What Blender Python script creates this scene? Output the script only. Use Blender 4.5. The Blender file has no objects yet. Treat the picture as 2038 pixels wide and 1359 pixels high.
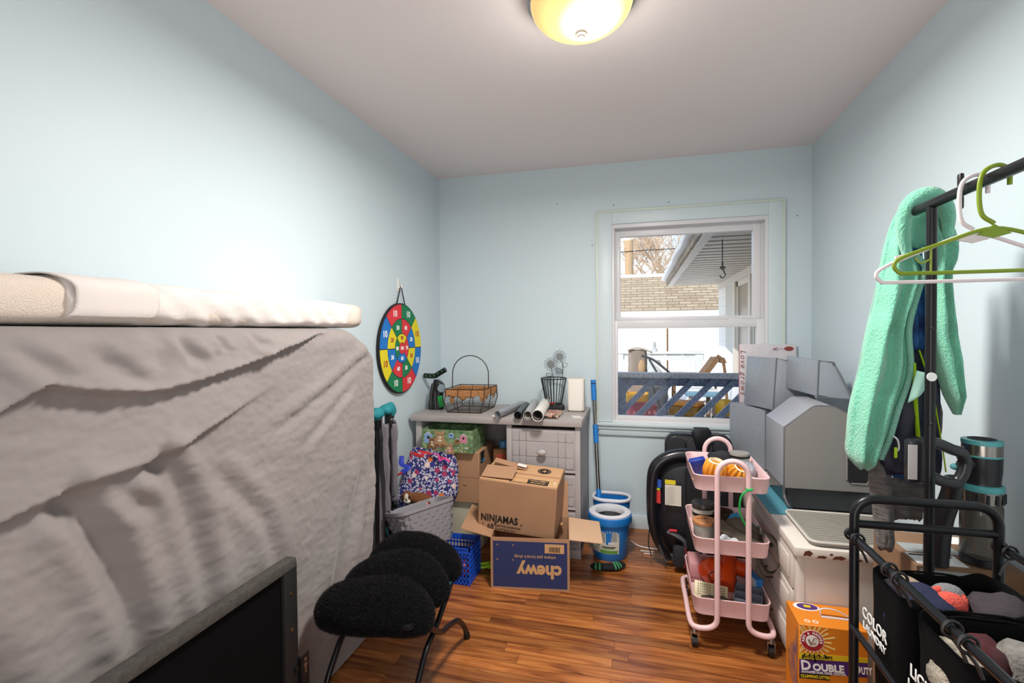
import bpy, bmesh, math, random
from mathutils import Vector, Matrix, Euler, noise
random.seed(7)
PI = math.pi
sc = bpy.context.scene
COL = sc.collection

# ------------------------------------------------------------------ camera, world, light, exposure
cam_d = bpy.data.cameras.new('camera'); cam = bpy.data.objects.new('camera', cam_d); COL.objects.link(cam)
YAW, PITCH, ROLL, FPX = .2504, -.02, -.0082, 970.9
cam_d.sensor_fit = 'HORIZONTAL'; cam_d.sensor_width = 36.0; cam_d.lens = 36.0 * FPX / 2038.0
cam_d.clip_start = .02; cam_d.clip_end = 200
def cam_matrix():
    cy, sy = math.cos(YAW), math.sin(YAW)
    r = Vector((cy, sy, 0)); f = Vector((-sy, cy, 0)); u = Vector((0, 0, 1))
    f2 = f * math.cos(PITCH) + u * math.sin(PITCH); u2 = u * math.cos(PITCH) - f * math.sin(PITCH)
    r3 = r * math.cos(ROLL) + u2 * math.sin(ROLL); u3 = u2 * math.cos(ROLL) - r * math.sin(ROLL)
    m = Matrix.Identity(4)
    for i in range(3):
        m[i][0] = r3[i]; m[i][1] = u3[i]; m[i][2] = -f2[i]
    m[0][3], m[1][3], m[2][3] = 0, 0, 1.3
    return m
cam.matrix_world = cam_matrix()
sc.camera = cam

world = bpy.data.worlds.new('sky'); sc.world = world; world.use_nodes = True
wn = world.node_tree; bg = wn.nodes['Background']
sky = wn.nodes.new('ShaderNodeTexSky'); sky.sky_type = 'NISHITA'; sky.sun_disc = False
sky.sun_elevation = math.radians(36); sky.sun_rotation = math.radians(205); sky.air_density = 1.0; sky.dust_density = .4
wn.links.new(sky.outputs[0], bg.inputs[0]); bg.inputs[1].default_value = .24

sun_d = bpy.data.lights.new('sun', 'SUN'); sun_d.energy = 2.4; sun_d.angle = .01; sun_d.color = (1, .95, .87)
sun = bpy.data.objects.new('sun', sun_d); COL.objects.link(sun)
sun.rotation_euler = Vector((.45, .72, -.55)).to_track_quat('-Z', 'Y').to_euler()
LAMP_W = 38.0
# fill light added in the doorway behind the camera, standing for hall light
hall_d = bpy.data.lights.new('hall_fill', 'AREA'); hall_d.shape = 'RECTANGLE'; hall_d.size = .80; hall_d.size_y = 2.0; hall_d.energy = 14.0; hall_d.color = (1, .97, .93)
hall = bpy.data.objects.new('hall_fill', hall_d); COL.objects.link(hall); hall.location = (0, -.40, 1.02); hall.rotation_euler = (math.radians(90), 0, 0)
sc.view_settings.view_transform = 'Standard'; sc.view_settings.look = 'None'
sc.view_settings.exposure = 0.30; sc.view_settings.gamma = 1.0; sc.view_settings.use_curve_mapping = False
try:
    sc.cycles.max_bounces = 7; sc.cycles.diffuse_bounces = 4; sc.cycles.use_denoising = True
    sc.cycles.sample_clamp_indirect = 8.0
except Exception: pass

# ------------------------------------------------------------------ helpers
def lin(h):
    h = h.lstrip('#'); v = [int(h[i:i+2], 16) / 255 for i in (0, 2, 4)]
    return tuple(c / 12.92 if c <= .04045 else ((c + .055) / 1.055) ** 2.4 for c in v) + (1,)
MATS = {}
def M(name, color, rough=.55, metal=0.0, var=None, bump=None, spec=None, sheen=None, trans=None, emit=None, alpha=None, stretch=None, coat=None, ior=None, wave=None):
    """procedural principled material; var=(scale, amount) tints it with noise, bump=(scale, strength)"""
    if name in MATS: return MATS[name]
    m = bpy.data.materials.new(name); m.use_nodes = True; MATS[name] = m
    nt = m.node_tree; p = nt.nodes['Principled BSDF']
    c = lin(color); p.inputs['Base Color'].default_value = c
    p.inputs['Roughness'].default_value = rough; p.inputs['Metallic'].default_value = metal
    if spec is not None: p.inputs['Specular IOR Level'].default_value = spec
    if sheen: p.inputs['Sheen Weight'].default_value = sheen; p.inputs['Sheen Roughness'].default_value = .5
    if trans: p.inputs['Transmission Weight'].default_value = trans
    if ior: p.inputs['IOR'].default_value = ior
    if coat: p.inputs['Coat Weight'].default_value = coat
    if alpha is not None: p.inputs['Alpha'].default_value = alpha
    if emit: p.inputs['Emission Color'].default_value = lin(emit[0]); p.inputs['Emission Strength'].default_value = emit[1]
    if var or bump or wave:
        tc = nt.nodes.new('ShaderNodeTexCoord'); mp = nt.nodes.new('ShaderNodeMapping')
        nt.links.new(tc.outputs['Object'], mp.inputs[0])
        if stretch: mp.inputs['Scale'].default_value = stretch
    if var:
        n = nt.nodes.new('ShaderNodeTexNoise'); n.inputs['Scale'].default_value = var[0]; n.inputs['Detail'].default_value = 5
        nt.links.new(mp.outputs[0], n.inputs['Vector'])
        mx = nt.nodes.new('ShaderNodeMix'); mx.data_type = 'RGBA'
        k = var[1]; mx.inputs['A'].default_value = tuple(max(0, x * (1 - k)) for x in c[:3]) + (1,)
        mx.inputs['B'].default_value = tuple(min(1, x * (1 + k)) for x in c[:3]) + (1,)
        if len(var) > 2: mx.inputs['B'].default_value = lin(var[2]); mx.inputs['A'].default_value = c
        rp = nt.nodes.new('ShaderNodeMapRange'); rp.inputs[1].default_value = .3; rp.inputs[2].default_value = .7
        nt.links.new(n.outputs[0], rp.inputs[0]); nt.links.new(rp.outputs[0], mx.inputs['Factor'])
        nt.links.new(mx.outputs['Result'], p.inputs['Base Color'])
    if bump or wave:
        bm_ = nt.nodes.new('ShaderNodeBump')
        if bump:
            n2 = nt.nodes.new('ShaderNodeTexNoise'); n2.inputs['Scale'].default_value = bump[0]; n2.inputs['Detail'].default_value = 4
            nt.links.new(mp.outputs[0], n2.inputs['Vector']); bm_.inputs['Strength'].default_value = bump[1]
        else:
            n2 = nt.nodes.new('ShaderNodeTexWave'); n2.inputs['Scale'].default_value = wave[0]; n2.bands_direction = wave[2] if len(wave) > 2 else 'X'
            nt.links.new(mp.outputs[0], n2.inputs['Vector']); bm_.inputs['Strength'].default_value = wave[1]
        bm_.inputs['Distance'].default_value = .01
        nt.links.new(n2.outputs[0], bm_.inputs['Height']); nt.links.new(bm_.outputs[0], p.inputs['Normal'])
    return m

def V(*a): return Vector(a)
def RX(a): return Matrix.Rotation(a, 4, 'X')
def RY(a): return Matrix.Rotation(a, 4, 'Y')
def RZ(a): return Matrix.Rotation(a, 4, 'Z')
def T(x, y, z): return Matrix.Translation((x, y, z))
def basis(o, x, y):
    """matrix with origin o, x axis and y axis (z = x cross y)"""
    x = Vector(x).normalized(); y = Vector(y); z = x.cross(y).normalized(); y = z.cross(x)
    m = Matrix.Identity(4)
    for i in range(3): m[i][0], m[i][1], m[i][2], m[i][3] = x[i], y[i], z[i], o[i]
    return m
def arc(cx, cy, r, a0, a1, n):
    return [(cx + r * math.cos(a0 + (a1 - a0) * i / n), cy + r * math.sin(a0 + (a1 - a0) * i / n)) for i in range(n + 1)]
def rrect(w, h, r, n=4):
    """rounded rectangle outline centred on 0"""
    out = []
    for cx, cy, a in ((w/2-r, h/2-r, 0), (-w/2+r, h/2-r, PI/2), (-w/2+r, -h/2+r, PI), (w/2-r, -h/2+r, 1.5*PI)):
        out += arc(cx, cy, r, a, a + PI/2, n)
    return out
def smooth_path(pts, n=6, closed=False):
    """Catmull-Rom through pts"""
    P = [Vector(p) for p in pts]; out = []; m = len(P)
    rng = range(m) if closed else range(m - 1)
    for i in rng:
        p0 = P[(i-1) % m] if closed or i > 0 else P[i]*2 - P[i+1]
        p1 = P[i]; p2 = P[(i+1) % m]
        p3 = P[(i+2) % m] if closed or i + 2 < m else p2*2 - p1
        for k in range(n):
            t = k / n; out.append(.5*((2*p1) + (p2-p0)*t + (2*p0-5*p1+4*p2-p3)*t*t + (3*p1-p0-3*p2+p3)*t**3))
    if not closed: out.append(P[-1])
    return out

class MB:
    def __init__(s): s.b = bmesh.new()
    def _tr(s, vs, mx):
        if mx is not None: bmesh.ops.transform(s.b, matrix=mx, verts=vs)
    def box(s, c, d, mx=None, bev=0, seg=2):
        g = bmesh.ops.create_cube(s.b, size=1); vs = g['verts']
        for v in vs: v.co = Vector((v.co.x*d[0] + c[0], v.co.y*d[1] + c[1], v.co.z*d[2] + c[2]))
        if bev:
            es = list({e for v in vs for e in v.link_edges})
            r = bmesh.ops.bevel(s.b, geom=es, offset=bev, segments=seg, affect='EDGES', profile=.5)
            vs = list({v for f in r['faces'] for v in f.verts} | {v for v in vs if v.is_valid})
        s._tr(vs, mx); return s
    def box2(s, a, b, mx=None, bev=0, seg=2):
        return s.box([(a[i]+b[i])/2 for i in range(3)], [abs(b[i]-a[i]) for i in range(3)], mx, bev, seg)
    def cyl(s, p0, p1, r0, r1=None, n=16, mx=None, cap=True):
        return s.tube([p0, p1], [r0, r0 if r1 is None else r1], n, mx=mx, cap=cap)
    def tube(s, pts, r, n=8, closed=False, mx=None, cap=True, flat=None):
        P = [Vector(p) for p in pts]; m = len(P); rings = []; up = None; vs = []
        for i in range(m):
            if closed: t = (P[(i+1) % m] - P[i-1])
            else: t = P[min(i+1, m-1)] - P[max(i-1, 0)]
            if t.length < 1e-9: t = Vector((0, 0, 1))
            t.normalize()
            if up is None:
                up = Vector((0, 0, 1)) if abs(t.z) < .9 else Vector((1, 0, 0))
            up = (up - t * up.dot(t))
            if up.length < 1e-6: up = t.orthogonal()
            up.normalize(); sd = t.cross(up)
            rr = r[i] if isinstance(r, (list, tuple)) else r
            a_, b_ = (rr, rr) if flat is None else (rr, rr*flat)
            ring = [s.b.verts.new(P[i] + sd*(a_*math.cos(2*PI*k/n)) + up*(b_*math.sin(2*PI*k/n))) for k in range(n)]
            rings.append(ring); vs += ring
        for i in range(m if closed else m-1):
            A, B = rings[i], rings[(i+1) % m]
            for k in range(n): s.b.faces.new((A[k], A[(k+1) % n], B[(k+1) % n], B[k]))
        if cap and not closed:
            s.b.faces.new(list(reversed(rings[0]))); s.b.faces.new(rings[-1])
        s._tr(vs, mx); return s
    def lathe(s, prof, n=32, mx=None, a0=0, a1=2*PI):
        full = abs(a1-a0-2*PI) < 1e-6; k = n if full else n+1; rings = []; vs = []
        for r, z in prof:
            if r < 1e-6:
                v = s.b.verts.new((0, 0, z)); rings.append([v]*k); vs.append(v)
            else:
                ring = [s.b.verts.new((r*math.cos(a0+(a1-a0)*i/n), r*math.sin(a0+(a1-a0)*i/n), z)) for i in range(k)]
                rings.append(ring); vs += ring
        for A, B in zip(rings, rings[1:]):
            for i in range(n):
                j = (i+1) % k
                q = []
                for v in (A[i], A[j], B[j], B[i]):
                    if v not in q: q.append(v)
                if len(q) > 2:
                    try: s.b.faces.new(q)
                    except ValueError: pass
        s._tr(vs, mx); return s
    def prism(s, poly, h, mx=None, bev=0):
        vs = [s.b.verts.new((p[0], p[1], 0)) for p in poly]; top = [s.b.verts.new((p[0], p[1], h)) for p in poly]
        n = len(poly); fb = s.b.faces.new(list(reversed(vs))); ft = s.b.faces.new(top)
        for i in range(n): s.b.faces.new((vs[i], vs[(i+1) % n], top[(i+1) % n], top[i]))
        al = vs + top
        if bev:
            es = list(ft.edges) + list(fb.edges)
            r = bmesh.ops.bevel(s.b, geom=es, offset=bev, segments=2, affect='EDGES', profile=.5)
            al = list({v for f in r['faces'] for v in f.verts} | {v for v in al if v.is_valid})
        s._tr(al, mx); return s
    def grid(s, nu, nv, fn, mx=None, cu=False, cv=False):
        g = [[s.b.verts.new(fn(i/(nu if cu else nu), j/(nv if cv else nv))) for j in range(nv if cv else nv+1)] for i in range(nu if cu else nu+1)]
        I, J = len(g), len(g[0])
        for i in range(nu):
            for j in range(nv):
                s.b.faces.new((g[i][j], g[(i+1) % I][j], g[(i+1) % I][(j+1) % J], g[i][(j+1) % J]))
        s._tr([v for row in g for v in row], mx); return s
    def sph(s, c, r, n=16, mx=None, fn=None):
        g = bmesh.ops.create_uvsphere(s.b, u_segments=n, v_segments=max(6, n//2), radius=1); rr = r if isinstance(r, (tuple, list)) else (r, r, r)
        for v in g['verts']:
            co = Vector((v.co.x*rr[0], v.co.y*rr[1], v.co.z*rr[2]))
            if fn: co = fn(co)
            v.co = co + Vector(c)
        s._tr(g['verts'], mx); return s
    def loft(s, rings, cap=True, mx=None, closed=False):
        R = [[s.b.verts.new(p) for p in ring] for ring in rings]; n = len(R[0])
        for A, B in zip(R, R[1:] + ([R[0]] if closed else [])):
            for k in range(n): s.b.faces.new((A[k], A[(k+1) % n], B[(k+1) % n], B[k]))
        if cap and not closed: s.b.faces.new(list(reversed(R[0]))); s.b.faces.new(R[-1])
        s._tr([v for r in R for v in r], mx); return s
    def mesh(s, name):
        bmesh.ops.recalc_face_normals(s.b, faces=s.b.faces)
        me = bpy.data.meshes.new(name); s.b.to_mesh(me); s.b.free(); return me
    def obj(s, name, mat, parent=None, ang=40, label=None, solid=None, sub=0, kind=None):
        me = s.mesh(name); return add(name, me, mat, parent, ang, label, solid, sub, kind)

def add(name, me, mat, parent=None, ang=40, label=None, solid=None, sub=0, kind=None):
    if mat is not None and not me.materials:
        for m_ in (mat if isinstance(mat, (list, tuple)) else [mat]): me.materials.append(m_)
    if ang:
        for p in me.polygons: p.use_smooth = True
        if ang < 180: me.set_sharp_from_angle(angle=math.radians(ang))
    o = bpy.data.objects.new(name, me); COL.objects.link(o)
    if parent is not None: o.parent = parent
    if label: o['label'] = label
    if kind: o['kind'] = kind
    if solid:
        md = o.modifiers.new('solid', 'SOLIDIFY'); md.thickness = solid; md.offset = 0
    if sub:
        md = o.modifiers.new('sub', 'SUBSURF'); md.levels = sub; md.render_levels = sub
    return o
def thing(name, label, cat, loc=(0, 0, 0), rz=0, group=None):
    o = bpy.data.objects.new(name, None); COL.objects.link(o); o.empty_display_size = .05
    o.location = loc; o.rotation_euler = (0, 0, rz); o['label'] = label; o['category'] = cat
    if group: o['group'] = group
    return o
def tag(o, label, cat, group=None, kind=None):
    o['label'] = label; o['category'] = cat
    if group: o['group'] = group
    if kind: o['kind'] = kind
    return o
def struct(o, label=None):
    o['kind'] = 'structure'
    if label: o['label'] = label
    return o
def text(s, size, mat, parent, mx, ext=.0006, align='CENTER', name='lettering', bold=0, sx=1.0, shear=0, spacing=1.0):
    cu = bpy.data.curves.new('t', 'FONT'); cu.body = s; cu.size = size; cu.extrude = ext; cu.align_x = align; cu.align_y = 'CENTER'
    cu.offset = bold; cu.resolution_u = 3; cu.shear = shear; cu.space_character = spacing
    o = bpy.data.objects.new('t', cu); COL.objects.link(o)
    dg = bpy.context.evaluated_depsgraph_get(); me = bpy.data.meshes.new_from_object(o.evaluated_get(dg))
    bpy.data.objects.remove(o); bpy.data.curves.remove(cu)
    me.transform(mx @ Matrix.Diagonal((sx, 1, 1, 1)))
    me.materials.clear()
    return add(name, me, mat, parent, 0)
def copy_tree(o, parent=None):
    c = o.copy(); COL.objects.link(c)
    if parent is not None: c.parent = parent
    for ch in o.children: copy_tree(ch, c)
    return c
def fbm(x, y, z=0.0, o=4):
    a, f, s = 1.0, 1.0, 0.0
    for _ in range(o):
        s += a * noise.noise(Vector((x*f, y*f, z*f))); a *= .5; f *= 2
    return s
def sstep(a, b, x):
    t = max(0.0, min(1.0, (x-a)/(b-a))) if a != b else float(x > a)
    return t*t*(3-2*t)
# ------------------------------------------------------------------ the room shell
XL, XR, YB, YF, ZC = -1.375, 1.018, 3.29, -.35, 2.40
wall_m = M('pale_blue_paint', '#CBD9E0', .5, bump=(220, .04), spec=.35)
ceil_m = M('ceiling_paint', '#EBE3E2', .9, bump=(180, .05))
trim_m = M('trim_paint', '#CDDADF', .4)
trim_edge_m = M('trim_edge_paint', '#CBD5CA', .4)
vinyl_m = M('vinyl_white', '#DBDADD', .35)
white_m = M('white_plastic', '#E8E4DE', .35)
black_m = M('black_plastic', '#141416', .4)
fab_black = M('black_fabric', '#0E0E12', .9, bump=(300, .2))
steel_m = M('brushed_steel', '#B9B7B4', .28, 1.0)
card_m = M('cardboard', '#AB8263', .8, var=(6, .05), bump=(60, .06))
card_in = M('cardboard_inside', '#A9784C', .85, var=(6, .08))
blackmetal = M('black_metal', '#17171A', .33, .3)

w = MB(); w.box2((XL-.12, YF, 0), (XL, YB, ZC)); struct(w.obj('wall_left', wall_m, ang=0), 'pale blue painted wall beside the covered mattress')
w = MB(); w.box2((XR, YF, 0), (XR+.12, YB, ZC)); struct(w.obj('wall_right', wall_m, ang=0), 'pale blue painted wall behind the garment rack')
w = MB(); w.box2((XL-.12, YF-.12, 0), (-.42, YF, ZC)); w.box2((.42, YF-.12, 0), (XR+.12, YF, ZC)); w.box2((-.42, YF-.12, 2.04), (.42, YF, ZC)); struct(w.obj('wall_front', wall_m, ang=0))
w = MB(); w.box2((-.9, YF-1.5, 0), (.9, YF-1.4, ZC)); w.box2((-1.0, YF-1.4, 0), (-.9, YF-.12, ZC)); w.box2((.9, YF-1.4, 0), (1.0, YF-.12, ZC)); w.box2((-1.0, YF-1.5, ZC), (1.0, YF-.12, ZC+.1)); w.box2((-1.0, YF-1.5, -.1), (1.0, YF-.12, -.002)); struct(w.obj('wall_hall', M('hall_paint', '#DDD8D0', .8), ang=0))
WX0, WX1, WZ0, WZ1 = -.162, .786, .69, 2.005
w = MB()
w.box2((XL-.12, YB, 0), (WX0, YB+.16, ZC)); w.box2((WX1, YB, 0), (XR+.12, YB+.16, ZC))
w.box2((WX0, YB, 0), (WX1, YB+.16, WZ0)); w.box2((WX0, YB, WZ1), (WX1, YB+.16, ZC))
wall_back = struct(w.obj('wall_back', wall_m, ang=0), 'pale blue painted wall around the window')
w = MB(); w.box2((XL-.12, YF-.12, ZC), (XR+.12, YB+.16, ZC+.12)); struct(w.obj('ceiling', ceil_m, ang=0), 'plain white ceiling')
# small nail holes left in the wall round the window
nail_m = M('dark_screw', '#3A3A3C', .6)
for x, z in ((-.145, 2.125), (.20, 2.12), (.94, 1.985), (-.285, 1.87), (-.52, 2.16)):
    q = MB(); q.sph((x, YB-.001, z), (.004, .003, .003), 8); o = q.obj('screw_hole', nail_m, wall_back)
# baseboards
b = MB()
for (a, c) in (((XL, YB-.014, 0), (XR, YB, .088)),):
    b.box2(a, c, bev=.004)
struct(b.obj('baseboard_back', trim_m))
b = MB(); b.box2((XL, YF, 0), (XL+.014, YB-.014, .088), bev=.004); struct(b.obj('baseboard_left', trim_m))
b = MB(); b.box2((XR-.014, YF, 0), (XR, YB-.014, .088), bev=.004); struct(b.obj('baseboard_right', trim_m))

# floor: every oak strip is a piece
wood = bpy.data.materials.new('oak_strip'); wood.use_nodes = True
nt = wood.node_tree; p = nt.nodes['Principled BSDF']
tc = nt.nodes.new('ShaderNodeTexCoord'); oi = nt.nodes.new('ShaderNodeObjectInfo'); mp = nt.nodes.new('ShaderNodeMapping')
geo = nt.nodes.new('ShaderNodeNewGeometry')
off = nt.nodes.new('ShaderNodeVectorMath'); off.operation = 'ADD'
cmb = nt.nodes.new('ShaderNodeCombineXYZ'); ml = nt.nodes.new('ShaderNodeMath'); ml.operation = 'MULTIPLY'; ml.inputs[1].default_value = 37.0
nt.links.new(oi.outputs['Random'], ml.inputs[0]); nt.links.new(ml.outputs[0], cmb.inputs[0]); nt.links.new(ml.outputs[0], cmb.inputs[1])
nt.links.new(geo.outputs['Position'], off.inputs[0]); nt.links.new(cmb.outputs[0], off.inputs[1])
nt.links.new(off.outputs[0], mp.inputs[0]); mp.inputs['Scale'].default_value = (1.6, 17, 1)
n1 = nt.nodes.new('ShaderNodeTexNoise'); n1.inputs['Scale'].default_value = 2.2; n1.inputs['Detail'].default_value = 7; n1.inputs['Distortion'].default_value = .8
nt.links.new(mp.outputs[0], n1.inputs[0])
cr = nt.nodes.new('ShaderNodeValToRGB')
e = cr.color_ramp.elements; e[0].position = .28; e[0].color = lin('#5E2C0F'); e[1].position = .74; e[1].color = lin('#B9783F')
x_ = e.new(.5); x_.color = lin('#98592B')
nt.links.new(n1.outputs[0], cr.inputs[0])
hs = nt.nodes.new('ShaderNodeHueSaturation'); mr = nt.nodes.new('ShaderNodeMapRange'); mr.inputs[3].default_value = .62; mr.inputs[4].default_value = 1.28
nt.links.new(oi.outputs['Random'], mr.inputs[0]); nt.links.new(mr.outputs[0], hs.inputs['Value']); nt.links.new(cr.outputs[0], hs.inputs['Color'])
nt.links.new(hs.outputs[0], p.inputs['Base Color']); p.inputs['Roughness'].default_value = .3
n2 = nt.nodes.new('ShaderNodeTexNoise'); n2.inputs['Scale'].default_value = 3.0; nt.links.new(geo.outputs['Position'], n2.inputs[0])
mr2 = nt.nodes.new('ShaderNodeMapRange'); mr2.inputs[3].default_value = .17; mr2.inputs[4].default_value = .38
nt.links.new(n2.outputs[0], mr2.inputs[0]); nt.links.new(mr2.outputs[0], p.inputs['Roughness'])
bp = nt.nodes.new('ShaderNodeBump'); bp.inputs['Strength'].default_value = .05; nt.links.new(n1.outputs[0], bp.inputs['Height']); nt.links.new(bp.outputs[0], p.inputs['Normal'])
w = MB(); w.box2((XL-.12, YF-.12, -.1), (XR+.12, YB+.16, -.0016)); floor = struct(w.obj('floor', M('floor_gap', '#2A1508', .8), ang=0), 'glossy orange brown oak strip floor')
pk = MB(); pk.box((0, 0, -.004), (1, 1, .008)); plank_me = pk.mesh('floor_plank'); plank_me.materials.append(wood)
rw = .0585; y = YB; rnd = random.Random(3); row = 0
while y > YF:
    y0 = max(y - rw, YF); x = XL - rnd.uniform(0, .9)
    if y < 1.15: lens = (1.6, 2.4)     # rows under and behind the camera: longer strips
    else: lens = (.42, 1.25)
    while x < XR:
        L = rnd.uniform(*lens); a, c = max(x, XL), min(x+L, XR)
        if c - a > .02:
            o = bpy.data.objects.new('floor_plank', plank_me); COL.objects.link(o); o.parent = floor
            o.location = ((a+c)/2, (y+y0)/2, 0); o.scale = (c-a-.0012, y-y0-.0022, 1)
        x += L
    y -= rw; row += 1

# ------------------------------------------------------------------ the window
win = bpy.data.objects.new('window_1', None); COL.objects.link(win); win.location = (.31, YB, .69); win['kind'] = 'structure'
win['label'] = 'white double hung window in pale blue casing'
def wp(name, boxes, mat, parent=win, bev=.002, label=None):
    m_ = MB()
    for a, c in boxes: m_.box2([a[0]-.31, a[1]-YB, a[2]-.69], [c[0]-.31, c[1]-YB, c[2]-.69], bev=bev)
    return m_.obj(name, mat, parent, label=label)
TX0, TX1, TZ1 = -.257, .868, 2.087
wp('casing', [((TX0, YB-.016, .70), (WX0+.006, YB, TZ1)), ((WX1-.006, YB-.016, .70), (TX1, YB, TZ1)), ((WX0+.006, YB-.016, WZ1-.006), (WX1-.006, YB, TZ1))], trim_m)
wp('casing_band', [((TX0-.004, YB-.022, .70), (TX0+.012, YB, TZ1+.004)), ((TX1-.012, YB-.022, .70), (TX1+.004, YB, TZ1+.004)), ((TX0+.012, YB-.022, TZ1-.012), (TX1-.012, YB, TZ1+.004))], trim_edge_m)
wp('stool', [((TX0-.01, YB-.045, .676), (TX1+.01, YB+.03, .698))], trim_m, bev=.006)
wp('apron', [((TX0+.01, YB-.02, .612), (TX1-.01, YB, .676)), ((TX0+.004, YB-.03, .652), (TX1-.004, YB, .676))], trim_m, bev=.005)
FX0, FX1, FZ1 = WX0, WX1, WZ1
wp('frame', [((FX0, YB-.004, .69), (FX0+.022, YB+.13, FZ1)), ((FX1-.022, YB-.004, .69), (FX1, YB+.13, FZ1)), ((FX0+.02, YB-.004, FZ1-.032), (FX1-.02, YB+.13, FZ1)), ((FX0+.02, YB-.004, .69), (FX1-.02, YB+.13, .712)),
             ((FX0+.022, YB+.052, .712), (FX0+.03, YB+.06, FZ1-.03)), ((FX1-.03, YB+.052, .712), (FX1-.022, YB+.06, FZ1-.03))], vinyl_m)
def sash(name, x0, x1, z0, z1, y0, gx0, gx1, gz0, gz1, lbl):
    s = wp(name, [((x0, y0, z0), (gx0, y0+.04, z1)), ((gx1, y0, z0), (x1, y0+.04, z1)), ((gx0-.002, y0, gz1), (gx1+.002, y0+.04, z1)), ((gx0-.002, y0, z0), (gx1+.002, y0+.04, gz0))], vinyl_m, label=lbl)
    g = wp('pane', [((gx0-.004, y0+.017, gz0-.004), (gx1+.004, y0+.021, gz1+.004))], glass_m, parent=s, bev=0)
    return s
glass_m = bpy.data.materials.new('window_glass'); glass_m.use_nodes = True
nt = glass_m.node_tree; nt.nodes.remove(nt.nodes['Principled BSDF'])
tr = nt.nodes.new('ShaderNodeBsdfTransparent'); gl = nt.nodes.new('ShaderNodeBsdfGlossy'); gl.inputs['Roughness'].default_value = .02
fr = nt.nodes.new('ShaderNodeFresnel'); fr.inputs[0].default_value = 1.2; mx = nt.nodes.new('ShaderNodeMixShader')
nt.links.new(fr.outputs[0], mx.inputs[0]); nt.links.new(tr.outputs[0], mx.inputs[1]); nt.links.new(gl.outputs[0], mx.inputs[2]); nt.links.new(mx.outputs[0], nt.nodes['Material Output'].inputs[0])
up_s = sash('upper_sash', FX0+.03, FX1-.03, 1.36, FZ1-.03, YB+.062, -.104, .708, 1.392, 1.925, None)
lo_s = sash('lower_sash', FX0+.022, FX1-.022, .712, 1.366, YB+.012, -.122, .719, .738, 1.318, None)
wp('sash_lock', [((.56, YB+.016, 1.364), (.64, YB+.05, 1.374))], vinyl_m, parent=lo_s, bev=.004)

# ------------------------------------------------------------------ ceiling lamp
LX, LY = -.172, 1.617
lamp = thing('ceiling_lamp', 'warm glass dome ceiling lamp with steel rim and finial', 'ceiling lamp', (LX, LY, ZC))
m_ = MB(); m_.lathe([(0, 0), (.178, 0), (.182, -.012), (.176, -.03), (.165, -.034), (.16, -.02), (0, -.015)], 48); m_.obj('rim', steel_m, lamp)
dome_m = bpy.data.materials.new('lit_glass_dome'); dome_m.use_nodes = True
nt = dome_m.node_tree; p = nt.nodes['Principled BSDF']; p.inputs['Base Color'].default_value = lin('#B98F45'); p.inputs['Roughness'].default_value = .25
tc = nt.nodes.new('ShaderNodeTexCoord'); vd = nt.nodes.new('ShaderNodeVectorMath'); vd.operation = 'DISTANCE'; vd.inputs[1].default_value = (.035, -.03, -.1)
nt.links.new(tc.outputs['Object'], vd.inputs[0]); cr = nt.nodes.new('ShaderNodeValToRGB')
cr.color_ramp.elements[0].position = .06; cr.color_ramp.elements[0].color = (2.2, 2.0, 1.3, 1); cr.color_ramp.elements[1].position = .2; cr.color_ramp.elements[1].color = (.50, .36, .14, 1)
x_ = cr.color_ramp.elements.new(.11); x_.color = (.95, .72, .30, 1)
nt.links.new(vd.outputs['Value'], cr.inputs[0]); nt.links.new(cr.outputs[0], p.inputs['Emission Color']); p.inputs['Emission Strength'].default_value = 1.0
prof = [(.166, -.028)] + [(.166*math.cos(a), -.03 - .098*math.sin(a)) for a in [PI/2*i/14 for i in range(1, 15)]]
prof[-1] = (0, -.128)
m_ = MB(); m_.lathe(prof, 48); m_.obj('glass_dome', dome_m, lamp, ang=60)
m_ = MB(); m_.lathe([(0, -.126), (.017, -.127), (.02, -.131), (.018, -.136), (.011, -.139), (.009, -.143), (0, -.145)], 24); m_.obj('finial', M('finial_nickel', '#8A827C', .55, .4), lamp)
ld = bpy.data.lights.new('lamp_bulb', 'POINT'); ld.energy = LAMP_W * .07; ld.shadow_soft_size = .05; ld.color = (1, .955, .89)
lo = bpy.data.objects.new('lamp_bulb', ld); COL.objects.link(lo); lo.location = (LX, LY, ZC-.24)
ld = bpy.data.lights.new('lamp_glow', 'AREA'); ld.shape = 'DISK'; ld.size = .3; ld.energy = LAMP_W * .93; ld.color = (1, .955, .89)
lo = bpy.data.objects.new('lamp_glow', ld); COL.objects.link(lo); lo.location = (LX, LY, ZC-.155)
# ------------------------------------------------------------------ outside the window
snow_m = M('snow', '#F4F3F0', .8, bump=(8, .3))
siding_m = M('white_siding', '#EFECE6', .6)
soffit_m = M('soffit_metal', '#CBC2B4', .5, var=(3, .1))
alu_m = M('tan_trim', '#D6CFC4', .5)
deckwood = M('weathered_deck', '#CFC6BB', .8, var=(5, .25), stretch=(1, 8, 1))
rail_blue = M('navy_railing', '#66738C', .4, var=(60, .55), bump=(80, .3))  # strong colour noise paints wet sparkle into the navy
rail_white = M('white_railing', '#E3E8EA', .6)
bark_m = M('bark', '#A98A66', .9, var=(8, .25))
g = MB(); g.grid(40, 40, lambda u, v: V(-30+u*60, 3.5+v*55, -.35+.08*fbm(u*20, v*20))); o = g.obj('ground_snow', snow_m); struct(o, 'snow covered yard beyond the deck')
# our own house: gable roof over the room
g = MB(); g.prism([(-1.2, 2.52), (1.3, 3.7), (3.95, 2.52), (3.95, 2.62), (1.3, 3.85), (-1.2, 2.62)], 12, mx=basis((-8, 0, 0), (0, 1, 0), (0, 0, 1)))
struct(g.obj('roof', M('roof_shingle', '#8C7F70', .9), ang=0))
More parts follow.
